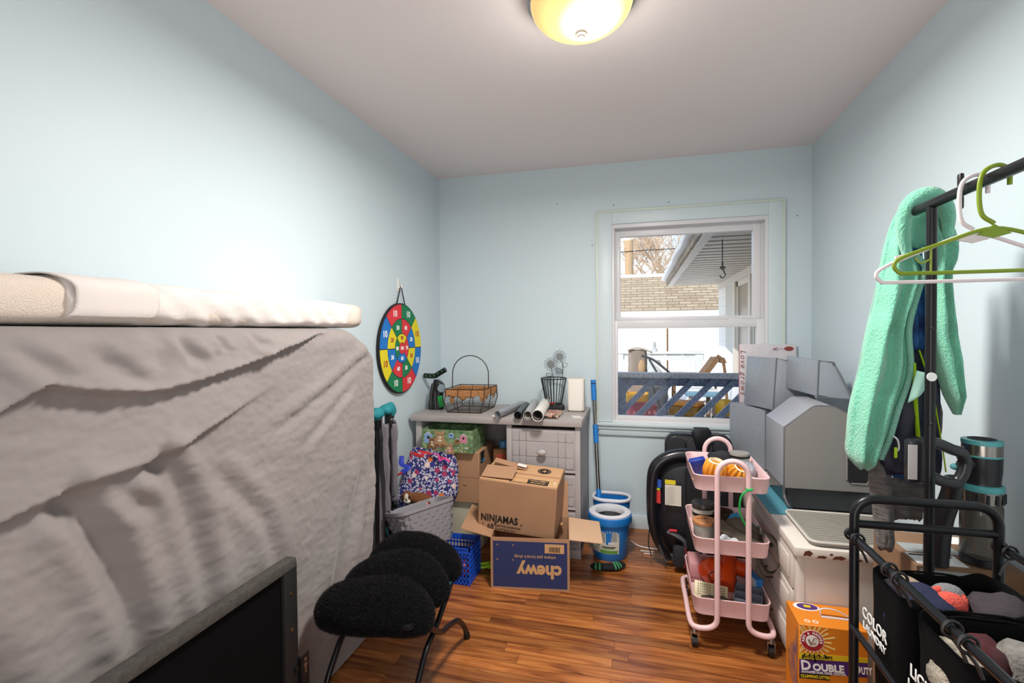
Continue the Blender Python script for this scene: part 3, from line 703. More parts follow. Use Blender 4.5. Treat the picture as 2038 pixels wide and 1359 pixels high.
for k in range(4):
    net(bb[k], bb[(k+1) % 4], bl[k], bl[(k+1) % 4], 9 if k % 2 == 0 else 10, 3); net(bl[k], bl[(k+1) % 4], lo_[k], lo_[(k+1) % 4], 9 if k % 2 == 0 else 10, 2)
net(bb[0], bb[1], bb[3], bb[2], 9, 10)
ch.obj('chicken_wire', M('thin_wire', '#57524E', .5, .5), eb, ang=0)
burl = M('burlap', '#B07B4D', .95, var=(60, .2), bump=(220, .6))
bu = MB(); N = 60
def per(t, lst):
    k = int(t*4) % 4; return lerp(lst[k], lst[(k+1) % 4], t*4-int(t*4))
def bfn(u, v):
    a = per(min(u, .99999), rm); b_ = per(min(u, .99999), lo_); sag = .012*math.sin(u*40)+.008*math.sin(u*97)
    p_ = lerp(a, b_, v*(1.0)); return V(p_[0]*.985, p_[1]*.985, p_[2]-.006+(-.006+sag)*v)
bu.grid(96, 5, bfn); bu.obj('burlap_trim', burl, eb, ang=180, solid=.0015)
bn = MB(); bn.box((.0, 0, -.012), (.03, .004, .036), mx=T(-.085, -.12, .09), bev=.001); bn.box((0, 0, 0), (.03, .004, .03), mx=T(.118, -.13, .09) @ RY(.3), bev=.001); bn.obj('burlap_bow', burl, eb)

# rolls lying across the desk
def roll(name, lbl, a, b_, r, mat, inner=None, thick=.003, crumple=0):
    a, b_ = V(*a), V(*b_); t = thing(name, lbl, 'paper roll', a, group='rolls lying on the desk')
    d = b_-a; L = d.length; d.normalize(); q = MB(); n = 28
    rings = []; rnd_ = random.Random(int(r*1e5))
    side = d.cross(V(0, 0, 1)).normalized(); upv = side.cross(d)
    K = 10 if crumple else 2
    def ring(s_, rad):
        return [a-a + d*s_ + side*(rad*math.cos(2*PI*k/n)*(1+crumple*fbm(s_*30, k*.9))) + upv*(rad*math.sin(2*PI*k/n)*(1+crumple*fbm(s_*30, k*.9, 4))) for k in range(n)]
    outer = [ring(L*i/K, r) for i in range(K+1)]; inn = [ring(L*i/K, r-thick) for i in range(K, -1, -1)]
    q.loft(outer + inn, cap=False, closed=True); q.obj('sheet', mat, t, ang=50)
    if inner:
        q = MB(); pts = []
        for i in range(40):
            th = i*.34; rr = (r-thick)*(.97-.30*i/40)
            pts.append((rr*math.cos(th), rr*math.sin(th)))
        def fn(u, v):
            x, y = pts[min(39, int(u*39+.5))]; return d*(.004+v*(L-.01)) + side*x + upv*y
        q.grid(39, 1, fn); q.obj('inner_turn', inner, t, ang=180)
    return t
clear = M('clear_film', '#D8D9E2', .15, trans=.75, bump=(40, .5), alpha=.75)
vin = M('silver_vinyl', '#A9A9AA', .3, .2, var=(6, .2)); dvin = M('black_vinyl', '#2C2D30', .35, bump=(20, .2)); pap = M('paper_white', '#E2DDD6', .6); papg = M('paper_grey', '#8E8A86', .5)
roll('plastic_roll', 'crinkled clear plastic roll beside the egg basket', (-.785, 2.715, DZ+.025), (-.735, 3.16, DZ+.025), .022, clear, clear, .002, .12)
roll('vinyl_roll', 'thin black vinyl roll between the clear roll and the silver roll', (-.665, 2.72, DZ+.024), (-.70, 3.10, DZ+.024), .023, dvin, dvin, .003, .05)
roll('vinyl_roll', 'silver vinyl roll next to the black roll', (-.602, 2.70, DZ+.0275), (-.665, 3.20, DZ+.0275), .027, vin, pap)
roll('poster_roll', 'white poster roll in plastic nearest the wire pot', (-.54, 2.675, DZ+.0335), (-.585, 3.18, DZ+.0335), .033, pap, papg)
wr = thing('plastic_sleeve', 'loose clear wrapper with orange print beside the poster roll', 'wrapper', (-.495, 2.86, DZ))
m_ = MB(); m_.grid(14, 12, lambda u, v: V(-.03+u*.085, -.1+v*.22, .004+.028*abs(fbm(u*4, v*5, 2))+.012*(1-u))); m_.obj('film', M('wrap_film', '#D9CFC9', .2, trans=.3, var=(20, .3, '#C8764E')), wr, ang=180)
for k, (x, y, c) in enumerate(((.02, -.05, '#D0603A'), (.035, -.03, '#1E1E1E'), (.045, -.055, '#5A9A57'), (.01, -.035, '#E7E1D8'))):
    m_ = MB(); m_.sph((x, y, .016), (.009, .008, .006), 8); m_.obj('print_spot', M('spot%d' % k, c, .5), wr)

# wire pot with two metal sunflowers
fp = thing('wire_pot', 'black wire pot holding two wire sunflowers beside the white speaker', 'wire pot', (-.525, 3.14, DZ))
m_ = MB(); m_.prism([(-.05, -.045), (.065, -.045), (.075, -.03), (.06, .045), (-.05, .05), (-.062, .0)], .03, bev=.006); m_.obj('base', M('dark_base', '#1F1F22', .5), fp)
m_ = MB()
m_.tube([(.083*math.cos(a), .083*math.sin(a), .2) for a in [2*PI*k/32 for k in range(32)]], .0035, 6, closed=True); m_.obj('top_ring', blackmetal, fp); m_ = MB()
m_.tube([(.05*math.cos(a), .05*math.sin(a), .032) for a in [2*PI*k/24 for k in range(24)]], .003, 6, closed=True)
m_.obj('bottom_ring', blackmetal, fp)
for k in range(22):
    a = 2*PI*k/22; q = MB(); q.tube([(.05*math.cos(a), .05*math.sin(a), .032), (.083*math.cos(a), .083*math.sin(a), .2)], .0023, 5); q.obj('rod', blackmetal, fp)
def flower(cx, cz, r, stem, leaves):
    q = MB(); q.tube(smooth_path(stem, 5), .0022, 5); st = q.obj('stem', blackmetal, fp)
    q = MB(); q.lathe([(0, -.004), (r*.98, -.004), (r, 0), (r*.98, .004), (0, .004)], 24, mx=T(cx, 0, cz) @ RX(PI/2)); q.obj('flower_disc', M('disc_grey', '#7C7E80', .5, .3), st)
    for k in range(12):
        a = 2*PI*k/12; q = MB(); c = V(cx+(r+.010)*math.cos(a), 0, cz+(r+.010)*math.sin(a)); ax = V(math.cos(a), 0, math.sin(a)); tg = V(-math.sin(a), 0, math.cos(a))
        q.tube([c + ax*(.012*math.cos(b_)) + tg*(.006*math.sin(b_)) for b_ in [2*PI*i/12 for i in range(12)]], .0011, 4, closed=True); q.obj('petal', blackmetal, st)
    for (x, z, w_, h_, an) in leaves:
        q = MB(); q.tube([V(x, 0, z) + V(w_*math.cos(b_)*math.cos(an)-h_*math.sin(b_)*math.sin(an), 0, w_*math.cos(b_)*math.sin(an)+h_*math.sin(b_)*math.cos(an)) for b_ in [2*PI*i/16 for i in range(16)]], .0013, 4, closed=True); q.obj('leaf', blackmetal, st)
flower(-.018, .29, .024, [(.0, 0, .2), (-.01, 0, .24), (-.016, 0, .266)], [(-.03, .222, .02, .011, -.2)])
flower(.039, .34, .022, [(.055, 0, .2), (.06, 0, .26), (.056, 0, .3), (.047, 0, .318)], [(.035, .25, .022, .013, -.5), (.075, .287, .016, .012, 1.2)])
m_ = MB()
for x in (-.028, -.012, .003): m_.sph((x, -.03, .04), .008, 8)
m_.obj('red_beads', M('bead_red', '#D32A1E', .4), fp)
# white speaker
sp = thing('white_speaker', 'tall white rounded box speaker at the desk corner', 'speaker', (-.372, 3.09, DZ))
m_ = MB(); m_.prism(rrect(.105, .09, .018, 5), .198, mx=T(0, 0, .008), bev=.005); m_.obj('body', M('speaker_white', '#E6E0D8', .5), sp)
m_ = MB(); m_.prism(rrect(.1, .086, .018, 5), .008); m_.obj('foot', M('foot_grey', '#6F6A66', .6), sp)
m_ = MB(); m_.prism(rrect(.088, .074, .015, 5), .0015, mx=T(0, 0, .206)); m_.obj('top_recess', M('speaker_top', '#CFC8BF', .6), sp)
nb = MB(); nb.box((0, 0, .0006), (.05, .075, .0012), mx=RZ(.35)); o = nb.obj('paper_note', M('note_paper', '#D5D1CC', .7), ang=0); o.location = (-.345, 2.87, DZ); tag(o, 'small pale paper note lying on the desk corner', 'paper')
pb = MB(); pb.sph((0, 0, .005), (.012, .006, .005), 10); o = pb.obj('pencil_stub', M('cream_wax', '#E8DDC6', .5)); o.location = (-.825, 2.77, DZ); tag(o, 'tiny cream stub at the end of the clear roll', 'stub')
# ------------------------------------------------------------------ boxes and bags by the desk
ink = M('print_black', '#141414', .7); navy = M('print_navy', '#232E5E', .7, var=(30, .06)); tan = M('kraft_tan', '#C79A6B', .75)
def carton(par, W, D, H, t=.004, mat=card_m, inside=card_in, bottom=True):
    m_ = MB()
    m_.box2((-W/2, 0, 0), (W/2, t, H)); m_.box2((-W/2, D-t, 0), (W/2, D, H)); m_.box2((-W/2, t, 0), (-W/2+t, D-t, H)); m_.box2((W/2-t, t, 0), (W/2, D-t, H))
    if bottom: m_.box2((-W/2+t, t, 0), (W/2-t, D-t, t))
    return m_.obj('walls', mat, par, ang=0)
# cream bin and the shipping box on it
cb = thing('storage_bin', 'cream plastic bin under the brown smile box in the desk kneehole', 'bin', (-1.06, 2.745, 0))
m_ = MB(); m_.loft([[(x*s_, y*s_+.15, z) for x, y in rrect(.36, .30, .04)] for s_, z in ((.86, .0), (1, .27), (1.04, .272), (1.04, .285), (.97, .285), (.84, .01))]); m_.obj('body', M('cream_plastic', '#D9D3BE', .5), cb)
sb = thing('shipping_box', 'brown cardboard box with a black smile label under the teddy box', 'box', (-1.077, 2.72, .287))
W, D, H = .35, .33, .303
m_ = MB(); m_.box2((-W/2, 0, 0), (W/2, D, H), bev=.003, seg=1); m_.obj('carton', card_m, sb)
m_ = MB(); m_.box2((W/2-.0002, .03, H-.075), (W/2+.0006, .10, H-.004)); m_.box2((-W/2, -.0006, H*.5-.0006), (W/2, .0002, H*.5+.0006)); m_.obj('label', ink, sb, ang=0)
m_ = MB(); m_.tube([(W/2+.001, .04+.05*i/8, H-.055-.014*math.sin(PI*i/8)) for i in range(9)], .003, 6); m_.obj('smile_arrow', M('smile_blue', '#2F93C9', .5), sb)
m_ = MB()
for x in (.09, .14): m_.box2((W/2-x-.01, -.0006, .10), (W/2-x+.01, .0001, .103)); m_.box2((W/2-x-.01, -.0006, .10), (W/2-x-.008, .0001, .112))
m_.obj('handling_mark', ink, sb, ang=0, kind='stuff')
# teddy bear box
tb = thing('teddy_box', 'open decorated box printed with teddy bears and birdhouses', 'box', (-1.088, 2.685, .591))
W, D, H = .322, .25, .132
garden = M('garden_print', '#35592F', .7, var=(38, .7, '#8FA87E'))
carton(tb, W, D, H, .005, garden)
inl = MB(); inl.box2((-W/2+.005, D-.03, .03), (W/2-.005, D-.008, H-.008)); inl.obj('lid_inside', garden, tb, ang=0)
fur_b = M('bear_print', '#A98460', .8, var=(90, .2)); fur_d = M('bear_print_dark', '#7A5636', .8); cream_p = M('cream_print', '#E4D3B8', .8)
bluep = M('birdhouse_blue', '#7FA2CC', .8); pinkp = M('birdhouse_pink', '#C77E93', .8); brownp = M('birdhouse_brown', '#8A6340', .8); greyp = M('roof_print', '#BFC7D2', .8)
fr_ = basis((0, -.0004, 0), (1, 0, 0), (0, 0, 1))
def disc(x, z, rx, rz, mat, par=tb, lift=0, nm='print_patch', mx=None):
    q = MB(); q.lathe([(1, 0), (1, .0005), (0, .0007)], 16, mx=(mx or fr_) @ T(x, z, lift) @ Matrix.Diagonal((rx, rz, 1, 1))); return q.obj(nm, mat, par, ang=0)
def bear(x, z, s_, m1=fur_b):
    disc(x, z-.028*s_, .026*s_, .026*s_, m1, lift=.0001)
    for d in (-1, 1): disc(x+d*.017*s_, z+.018*s_, .008*s_, .008*s_, m1, lift=.0002); disc(x+d*.022*s_, z-.03*s_, .009*s_, .018*s_, m1, lift=.0004); disc(x+d*.014*s_, z-.048*s_, .012*s_, .009*s_, fur_d, lift=.0005); disc(x+d*.008*s_, z+.004*s_, .0026*s_, .003*s_, ink, lift=.0013)
    disc(x, z, .021*s_, .019*s_, m1, lift=.0004); disc(x, z-.006*s_, .009*s_, .007*s_, cream_p, lift=.0009); disc(x, z-.004*s_, .003*s_, .0025*s_, ink, lift=.0016)
    disc(x, z-.022*s_, .012*s_, .005*s_, cream_p, lift=.001)
def birdhouse(x, z, w_, h_, mat):
    q = MB(); q.prism([(x-w_/2, z), (x+w_/2, z), (x+w_/2, z+h_), (x, z+h_*1.35), (x-w_/2, z+h_)], .0005, mx=fr_); q.obj('print_patch', mat, tb, ang=0)
    q = MB(); q.prism([(x-w_*.7, z+h_*.95), (x, z+h_*1.5), (x+w_*.7, z+h_*.95), (x, z+h_*1.32)], .0009, mx=fr_); q.obj('print_patch', greyp, tb, ang=0)
    disc(x, z+h_*.75, w_*.16, w_*.16, ink, lift=.0006)
birdhouse(-.12, .05, .05, .045, bluep); birdhouse(.026, .085, .03, .022, bluep); birdhouse(.103, .058, .042, .038, pinkp); birdhouse(.065, .05, .034, .025, brownp)
bear(-.045, .095, 1.25); bear(-.095, .062, .95, fur_d); bear(.015, .032, 1.0)
rr_ = random.Random(4)
for k in range(26):
    disc(rr_.uniform(-.15, .15), rr_.uniform(.006, .035), .004, .004, M('petal%d' % (k % 4), ('#D8B43A', '#D4607C', '#6E8FC9', '#E6DED0')[k % 4], .8), lift=.0018, nm='print_flower')
# floral tote bag
fb = thing('floral_tote', 'navy and white paisley fabric tote bag slumped against the shipping box', 'bag', (-1.185, 2.575, .315), .10)
flo = bpy.data.materials.new('paisley_print'); flo.use_nodes = True
nt = flo.node_tree; p = nt.nodes['Principled BSDF']; p.inputs['Roughness'].default_value = .75
tc = nt.nodes.new('ShaderNodeTexCoord')
vo = nt.nodes.new('ShaderNodeTexVoronoi'); vo.inputs['Scale'].default_value = 85; nt.links.new(tc.outputs['Object'], vo.inputs['Vector'])
rp = nt.nodes.new('ShaderNodeValToRGB'); rp.color_ramp.interpolation = 'CONSTANT'; e = rp.color_ramp.elements
e[0].position = 0; e[0].color = lin('#E8E2E4'); e[1].position = .16; e[1].color = lin('#1D1F4E')
x_ = e.new(.27); x_.color = lin('#D9D4DE'); x_ = e.new(.46); x_.color = lin('#2C2F7A'); x_ = e.new(.62); x_.color = lin('#23235A')
nt.links.new(vo.outputs['Distance'], rp.inputs[0])
v2 = nt.nodes.new('ShaderNodeTexVoronoi'); v2.inputs['Scale'].default_value = 26; nt.links.new(tc.outputs['Object'], v2.inputs['Vector'])
r2 = nt.nodes.new('ShaderNodeValToRGB'); r2.color_ramp.interpolation = 'CONSTANT'; e = r2.color_ramp.elements
e[0].position = 0; e[0].color = (1, 1, 1, 1); e[1].position = .42; e[1].color = (0, 0, 0, 1)
nt.links.new(v2.outputs['Distance'], r2.inputs[0])
r3 = nt.nodes.new('ShaderNodeValToRGB'); r3.color_ramp.interpolation = 'CONSTANT'; e = r3.color_ramp.elements
e[0].position = 0; e[0].color = lin('#9C2C5A'); e[1].position = .3; e[1].color = lin('#2A2C78'); x_ = e.new(.5); x_.color = lin('#E3C9C2'); x_ = e.new(.62); x_.color = lin('#B8385C'); x_ = e.new(.78); x_.color = lin('#2A2C78'); x_ = e.new(.9); x_.color = lin('#D2692F')
sp_ = nt.nodes.new('ShaderNodeSeparateColor'); nt.links.new(v2.outputs['Color'], sp_.inputs[0]); nt.links.new(sp_.outputs[0], r3.inputs[0])
mm = nt.nodes.new('ShaderNodeMath'); mm.operation = 'MULTIPLY'; gt = nt.nodes.new('ShaderNodeMath'); gt.operation = 'GREATER_THAN'; gt.inputs[1].default_value = .35
nt.links.new(sp_.outputs[1], gt.inputs[0]); nt.links.new(gt.outputs[0], mm.inputs[0]); nt.links.new(r2.outputs[0], mm.inputs[1])
mx = nt.nodes.new('ShaderNodeMix'); mx.data_type = 'RGBA'; nt.links.new(mm.outputs[0], mx.inputs['Factor']); nt.links.new(rp.outputs[0], mx.inputs['A']); nt.links.new(r3.outputs[0], mx.inputs['B'])
nt.links.new(mx.outputs['Result'], p.inputs['Base Color'])
def bagp(u, v):
    a = 2*PI*u; w_ = .165+.012*math.sin(v*5); d = (.07-.035*v)
    c, s_ = math.cos(a), math.sin(a); z = v*.285-.0
    pin = 1-.16*v*v
    r = 1+.10*fbm(c*1.6, s_*1.6, v*3)
    return V(w_*pin*math.copysign(abs(c)**.6, c)*r + .035*v + .01, d*math.copysign(abs(s_)**.7, s_)*r + .045*v, z*(1-.10*c*v) + .018*fbm(c*2, s_*2, 5)*v)
m_ = MB(); m_.grid(56, 30, bagp, cu=True); m_.sph((.01, 0, .012), (.155, .06, .02), 20); m_.obj('bag_body', flo, fb, ang=180)
pk_m = M('pink_strap', '#D23A86', .6); st_b = M('blue_strap', '#2436A8', .6); st_r = M('red_fabric', '#B02026', .7)
m_ = MB(); m_.tube(smooth_path([(.02, .0, .27), (.05, -.01, .292), (.09, -.02, .29), (.10, -.025, .262), (.13, -.02, .272), (.16, -.03, .255)], 6), .007, 8, flat=.4); m_.obj('strap', pk_m, fb)
m_ = MB(); m_.tube(smooth_path([(-.135, .0, .27), (-.12, -.04, .235), (-.07, -.062, .225), (-.11, -.075, .195)], 6), .014, 8, flat=.35); m_.obj('strap', st_b, fb)
m_ = MB(); m_.tube([(-.10, -.078, .20), (-.17, -.085, .165)], .018, 8, flat=.35); m_.obj('strap_pad', st_r, fb)
m_ = MB(); m_.tube([(-.165, -.085, .168), (-.195, -.083, .15)], .016, 8, flat=.35); m_.obj('strap', st_b, fb)
m_ = MB(); m_.sph((-.03, .03, .275), (.07, .03, .025), 14, fn=lambda c: c*(1+.3*fbm(c.x*30, c.y*30, c.z*30))); m_.obj('red_cloth', st_r, fb, ang=180)
# navy round tin and plush dog
nv = thing('navy_bin', 'navy blue round bin with a white oval badge on its lid', 'bin', (-1.235, 2.47, 0))
m_ = MB(); m_.lathe([(0, 0), (.072, 0), (.08, .02), (.082, .30), (.078, .315), (.06, .322), (0, .325)], 32); m_.obj('body', M('navy_plastic', '#16305A', .4), nv)
m_ = MB(); m_.lathe([(1, 0), (1, .002), (0, .002)], 24, mx=T(-.015, -.05, .318) @ RX(.15) @ Matrix.Diagonal((.03, .018, 1, 1))); bd = m_.obj('badge', wt, nv)
m_ = MB(); m_.lathe([(1, 0), (1, .001), (.6, .001), (.6, 0)], 20, mx=T(-.015, -.05, .3205) @ RX(.15) @ Matrix.Diagonal((.016, .009, 1, 1))); m_.obj('badge_mark', M('badge_blue', '#1D3F80', .5), bd)
pl = thing('plush_dog', 'brown and white plush dog with pink tongue lying on the navy bin', 'plush toy', (-1.195, 2.53, .325))
pb_ = M('plush_brown', '#7A4A28', .95, bump=(200, .8)); pw = M('plush_white', '#E4D8CB', .95, bump=(200, .8))
m_ = MB(); m_.sph((0, 0, .035), (.085, .045, .036), 20, fn=lambda c: c*(1+.12*fbm(c.x*22, c.y*22, c.z*22))); m_.obj('body', pb_, pl, ang=180)
m_ = MB(); m_.sph((-.06, -.03, .05), (.038, .032, .03), 16); m_.obj('head', pb_, pl, ang=180)
m_ = MB(); m_.sph((-.055, -.052, .05), (.014, .014, .026), 12); m_.sph((-.05, -.058, .034), (.022, .014, .013), 12); m_.obj('muzzle', pw, pl, ang=180)
m_ = MB(); m_.sph((-.047, -.07, .046), .005, 8); m_.obj('nose', ink, pl)
for x in (-.075, -.035): m_ = MB(); m_.sph((x, -.055, .06), .005, 8); m_.obj('eye', ink, pl)
m_ = MB(); m_.sph((.062, -.05, .02), (.016, .008, .018), 12); m_.obj('tongue', M('tongue_pink', '#DE8FA0', .7), pl)
m_ = MB(); m_.sph((.04, -.04, .03), (.045, .02, .012), 12); m_.obj('ear', pb_, pl, ang=180)
# blue slotted basket with gray woven bin resting on it
bs = thing('slotted_basket', 'bright blue plastic slotted basket on the floor under the grey woven bin', 'basket', (-.99, 2.425, 0))
bl_m = M('basket_blue', '#1B57D2', .4)
W, D, H = .315, .17, .192
m_ = MB(); m_.box2((-W/2, -D/2, 0), (W/2, D/2, .006)); m_.box2((-W/2, -D/2, H-.03), (W/2, -D/2+.004, H)); m_.box2((-W/2, D/2-.004, H-.03), (W/2, D/2, H)); m_.box2((-W/2, -D/2, H-.03), (-W/2+.004, D/2, H)); m_.box2((W/2-.004, -D/2, H-.03), (W/2, D/2, H))
m_.box2((-W/2-.004, -D/2-.004, H-.006), (W/2+.004, -D/2+.004, H)); m_.box2((W/2-.004, -D/2-.004, H-.006), (W/2+.004, D/2+.004, H)); m_.obj('rim', bl_m, bs, ang=0)
m_ = MB()
for s_ in (-1, 1):
    n = 17
    for i in range(n+1): x = -W/2+W*i/n; m_.box2((x-.0035, s_*D/2-.002, 0), (x+.0035, s_*D/2+.002, H-.02))
    n = 9
    for i in range(n+1): y = -D/2+D*i/n; m_.box2((s_*W/2-.002, y-.0035, 0), (s_*W/2+.002, y+.0035, H-.02))
    for z in (.006, .034, .062, .09, .118, .146): m_.box2((-W/2, s_*D/2-.002, z-.004), (W/2, s_*D/2+.002, z+.004)); m_.box2((s_*W/2-.002, -D/2, z-.004), (s_*W/2+.002, D/2, z+.004))
m_.obj('lattice', bl_m, bs, ang=0, kind='stuff')
for i, (x, y, z, r, c, lb_) in enumerate(((-.09, -.02, .05, .042, '#C2402C', 'brick red toy ball in the blue basket on the stool side'), (.01, -.015, .055, .047, '#D0522F', 'orange red toy ball in the middle of the blue basket'), (.10, -.01, .05, .041, '#B8321F', 'deep red toy ball in the blue basket beside the lime clip'))):
    q = MB(); q.sph((0, 0, 0), r, 14); o = q.obj('toy_ball', M('toy_red%d' % (i % 3), c, .5)); o.location = (-.99+x, 2.425+y, z); tag(o, lb_, 'ball', 'red toy balls in the blue basket')
gb = thing('woven_bin', 'grey plastic woven texture bin tilted above the blue basket', 'bin', (-1.065, 2.325, .197), math.atan2(.88, .48))
gb.rotation_euler = (math.radians(-14), 0, math.atan2(.88, .48))
gm = M('grey_woven', '#8D8A90', .45)
def bring(s_, z, n=8): return [(x*s_, y*s_, z) for x, y in rrect(.34*1.0, .18, .05, n)]
m_ = MB(); m_.loft([bring(.80, 0), bring(.985, .185), bring(1.05, .188), bring(1.05, .205), bring(.985, .205), bring(.95, .19), bring(.78, .01)], cap=True); m_.obj('body', gm, gb)
m_ = MB()
outl = rrect(.34, .18, .05, 8); per_ = [0]
for i in range(len(outl)): a, b_ = outl[i], outl[(i+1) % len(outl)]; per_.append(per_[-1]+math.hypot(b_[0]-a[0], b_[1]-a[1]))
def on_out(s_):
    s_ %= per_[-1]
    for i in range(len(outl)):
        if per_[i+1] >= s_:
            t = (s_-per_[i])/max(1e-9, per_[i+1]-per_[i]); a, b_ = outl[i], outl[(i+1) % len(outl)]; return a[0]+(b_[0]-a[0])*t, a[1]+(b_[1]-a[1])*t
rows, cols = 8, 34
for r in range(rows):
    for c in range(cols):
        if (r+c) % 2: continue
        s0 = per_[-1]*c/cols; s1 = per_[-1]*(c+1)/cols; z0, z1 = .012+r*.0215, .012+(r+1)*.0215-.003
        pa, pb2 = on_out(s0), on_out(s1); k0, k1 = .80+.185*z0/.185, .80+.185*z1/.185
        pm = on_out((s0+s1)/2); e_ = 1.05
        vs = [m_.b.verts.new(q) for q in ((pa[0]*k0, pa[1]*k0, z0), (pm[0]*k0*e_, pm[1]*k0*e_, z0), (pb2[0]*k0, pb2[1]*k0, z0), (pb2[0]*k1, pb2[1]*k1, z1), (pm[0]*k1*e_, pm[1]*k1*e_, z1), (pa[0]*k1, pa[1]*k1, z1))]
        m_.b.faces.new((vs[0], vs[1], vs[4], vs[5])); m_.b.faces.new((vs[1], vs[2], vs[3], vs[4]))
m_.obj('weave', gm, gb, ang=60, kind='stuff')

# navy printed carton, open
A8 = math.atan2(.056, .394)
cw = thing('open_carton', 'open cardboard box with navy printed front on the floor by the desk', 'box', (-.524, 2.374, 0), A8)
W, D, H = .398, .30, .262
carton(cw, W, D, H)
frc = basis((0, -.0006, 0), (1, 0, 0), (0, 0, 1))
m_ = MB(); m_.box2((-W/2+.012, -.0008, .012), (W/2-.012, .0001, H-.018)); m_.obj('printed_panel', navy, cw, ang=0)
FL = lambda x, z: basis((x, -.0012, z), (-1, 0, 0), (0, 0, -1))
text('chewy', .090, tan, cw, FL(.048, .098), bold=.0036, sx=.96)
text('where pet lovers shop', .0235, tan, cw, FL(.026, .168), sx=.98)
m_ = MB(); m_.box2((.075, -.0014, .19), (.172, -.0004, .236)); lb = m_.obj('label', tan, cw, ang=0)
m_ = MB(); rr_ = random.Random(8); x = .096
while x < .152:
    w_ = rr_.choice((.0015, .003, .004)); m_.box2((x, -.0022, .196), (x+w_, -.0012, .222)); x += w_+rr_.choice((.0015, .0025))
m_.obj('barcode', ink, lb, ang=0, kind='stuff')
m_ = MB()
for x in (-.165, -.085):
    for z in (.15, .225): m_.box2((x-.006, -.0014, z-.0006), (x+.006, -.0006, z+.0006)); m_.box2((x-.0006, -.0014, z-.006), (x+.0006, -.0006, z+.006))
m_.obj('crop_mark', tan, cw, ang=0, kind='stuff')
def flapq(pts, nm='flap', t=.004, mat=card_m):
    P_ = [V(*p_) for p_ in pts]; n = (P_[1]-P_[0]).cross(P_[3]-P_[0]).normalized()*t
    q = MB(); q.loft([[p_ for p_ in P_], [p_-n for p_ in P_]]); return q.obj(nm, mat, cw, ang=0)
flapq([(W/2, 0.004, H), (W/2+.165, .02, H-.02), (W/2+.165, D-.02, H-.012), (W/2, D, H)], mat=M('kraft_lit', '#CFA98A', .8))  # flap's inner face is paler kraft: its lit look is put into the colour
flapq([(-W/2, 0.004, H), (-W/2, D, H), (-W/2-.15, D-.01, H+.06), (-W/2-.155, .01, H+.035)])
flapq([(-W/2+.01, D, H), (W/2-.006, D, H), (W/2-.004, D+.045, H+.19), (-W/2+.02, D+.045, H+.19)])
m_ = MB(); m_.sph((W/2-.05, D-.03, H-.03), (.022, .012, .01), 12, fn=lambda c: c*(1+.4*fbm(c.x*60, c.y*60))); m_.obj('torn_paper', tan, cw, ang=180)

# diaper carton tilted in it
BLc, BRc, TLc, TRc = V(-.82, 2.44, .257), V(-.408, 2.44, .241), V(-.789, 2.415, .54), V(-.377, 2.415, .504)
ex = ((BRc-BLc)+(TRc-TLc)).normalized(); ez = ((TLc-BLc)+(TRc-BRc)).normalized(); ey = ez.cross(ex).normalized(); ez = ex.cross(ey)
nj = bpy.data.objects.new('diaper_carton', None); COL.objects.link(nj)
tag(nj, 'brown cardboard carton with black lettering tilted in the open navy box', 'box')
mw = Matrix.Identity(4)
for i in range(3): mw[i][0], mw[i][1], mw[i][2] = ex[i], ey[i], ez[i]
W, D, H = .412, .275, .272
bl0 = (BLc+BRc)/2
for i in range(3): mw[i][3] = bl0[i]
nj.matrix_world = mw
m_ = MB(); m_.box2((-W/2, 0, .0), (W/2, D, H), bev=.003, seg=1); m_.obj('carton', card_m, nj)
NL = lambda x, z, y=-.0008: basis((x, y, z), (1, 0, 0), (0, 0, 1))
text('NINJAMAS', .052, ink, nj, NL(-.09, .066), bold=.0016, sx=.80, spacing=1.06)
text('.', .05, ink, nj, NL(.029, .064), bold=.001)
text('68', .040, ink, nj, NL(-.137, .021), bold=.0003, sx=.9)
text('L', .016, ink, nj, NL(-.178, .032), bold=.0005); text('G', .014, ink, nj, NL(-.178, .014), bold=.0005)
text('NIGHTTIME UNDERWEAR', .0138, ink, nj, NL(-.045, .030), sx=.88); text('CULOTTES DE NUIT', .0138, ink, nj, NL(-.056, .012), sx=.88)
TP = lambda x, y: basis((x, y, H+.0006), (1, 0, 0), (0, 1, 0))
fl_ = MB(); fl_.box2((-W/2+.002, .004, H), (W/2-.002, .12, H+.003)); fl_.box2((-W/2+.004, .14, H), (W/2-.004, D-.004, H+.003)); fl_.obj('top_flap', M('kraft_light', '#C69B72', .75), nj, ang=0)
q = MB(); q.box((0, 0, 0), (.17, .115, .003), mx=T(-.115, .075, H+.022) @ RY(-.03) @ RX(.18)); q.obj('loose_flap', card_m, nj, ang=0)
q = MB(); q.box((0, 0, 0), (.19, .05, .003), mx=T(-.085, .20, H+.022) @ RY(.14) @ RX(.1)); q.obj('loose_flap', card_m, nj, ang=0)
q = MB(); q.box((0, 0, 0), (.05, .03, .001), mx=T(-.02, .196, H+.024) @ RY(.14) @ RX(.1)); q.obj('paper_label', pap, nj, ang=0)
q = MB(); q.box2((-.045, .014, H+.003), (.155, .072, H+.0042)); so = q.obj('scan_label', ink, nj, ang=0)
q = MB(); q.box2((-.038, .018, H+.0042), (.046, .068, H+.005)); q.obj('blank_patch', tan, so, ang=0)
LT = lambda x, y: basis((x, y, H+.0048), (1, 0, 0), (0, 1, 0))
text('* SCAN HERE *', .0175, tan, so, LT(.101, .054), bold=.0004, sx=.82); text('* BALAYER ICI *', .016, tan, so, LT(.101, .030), bold=.0004, sx=.80)
q = MB(); q.lathe([(.037, 0), (.037, .0008), (.030, .0008), (.030, 0)], 28, mx=T(.105, .20, H+.0032)); q.lathe([(.027, 0), (.027, .0008), (0, .0008)], 28, mx=T(.105, .20, H+.0032)); so2 = q.obj('round_seal', ink, nj, ang=0)
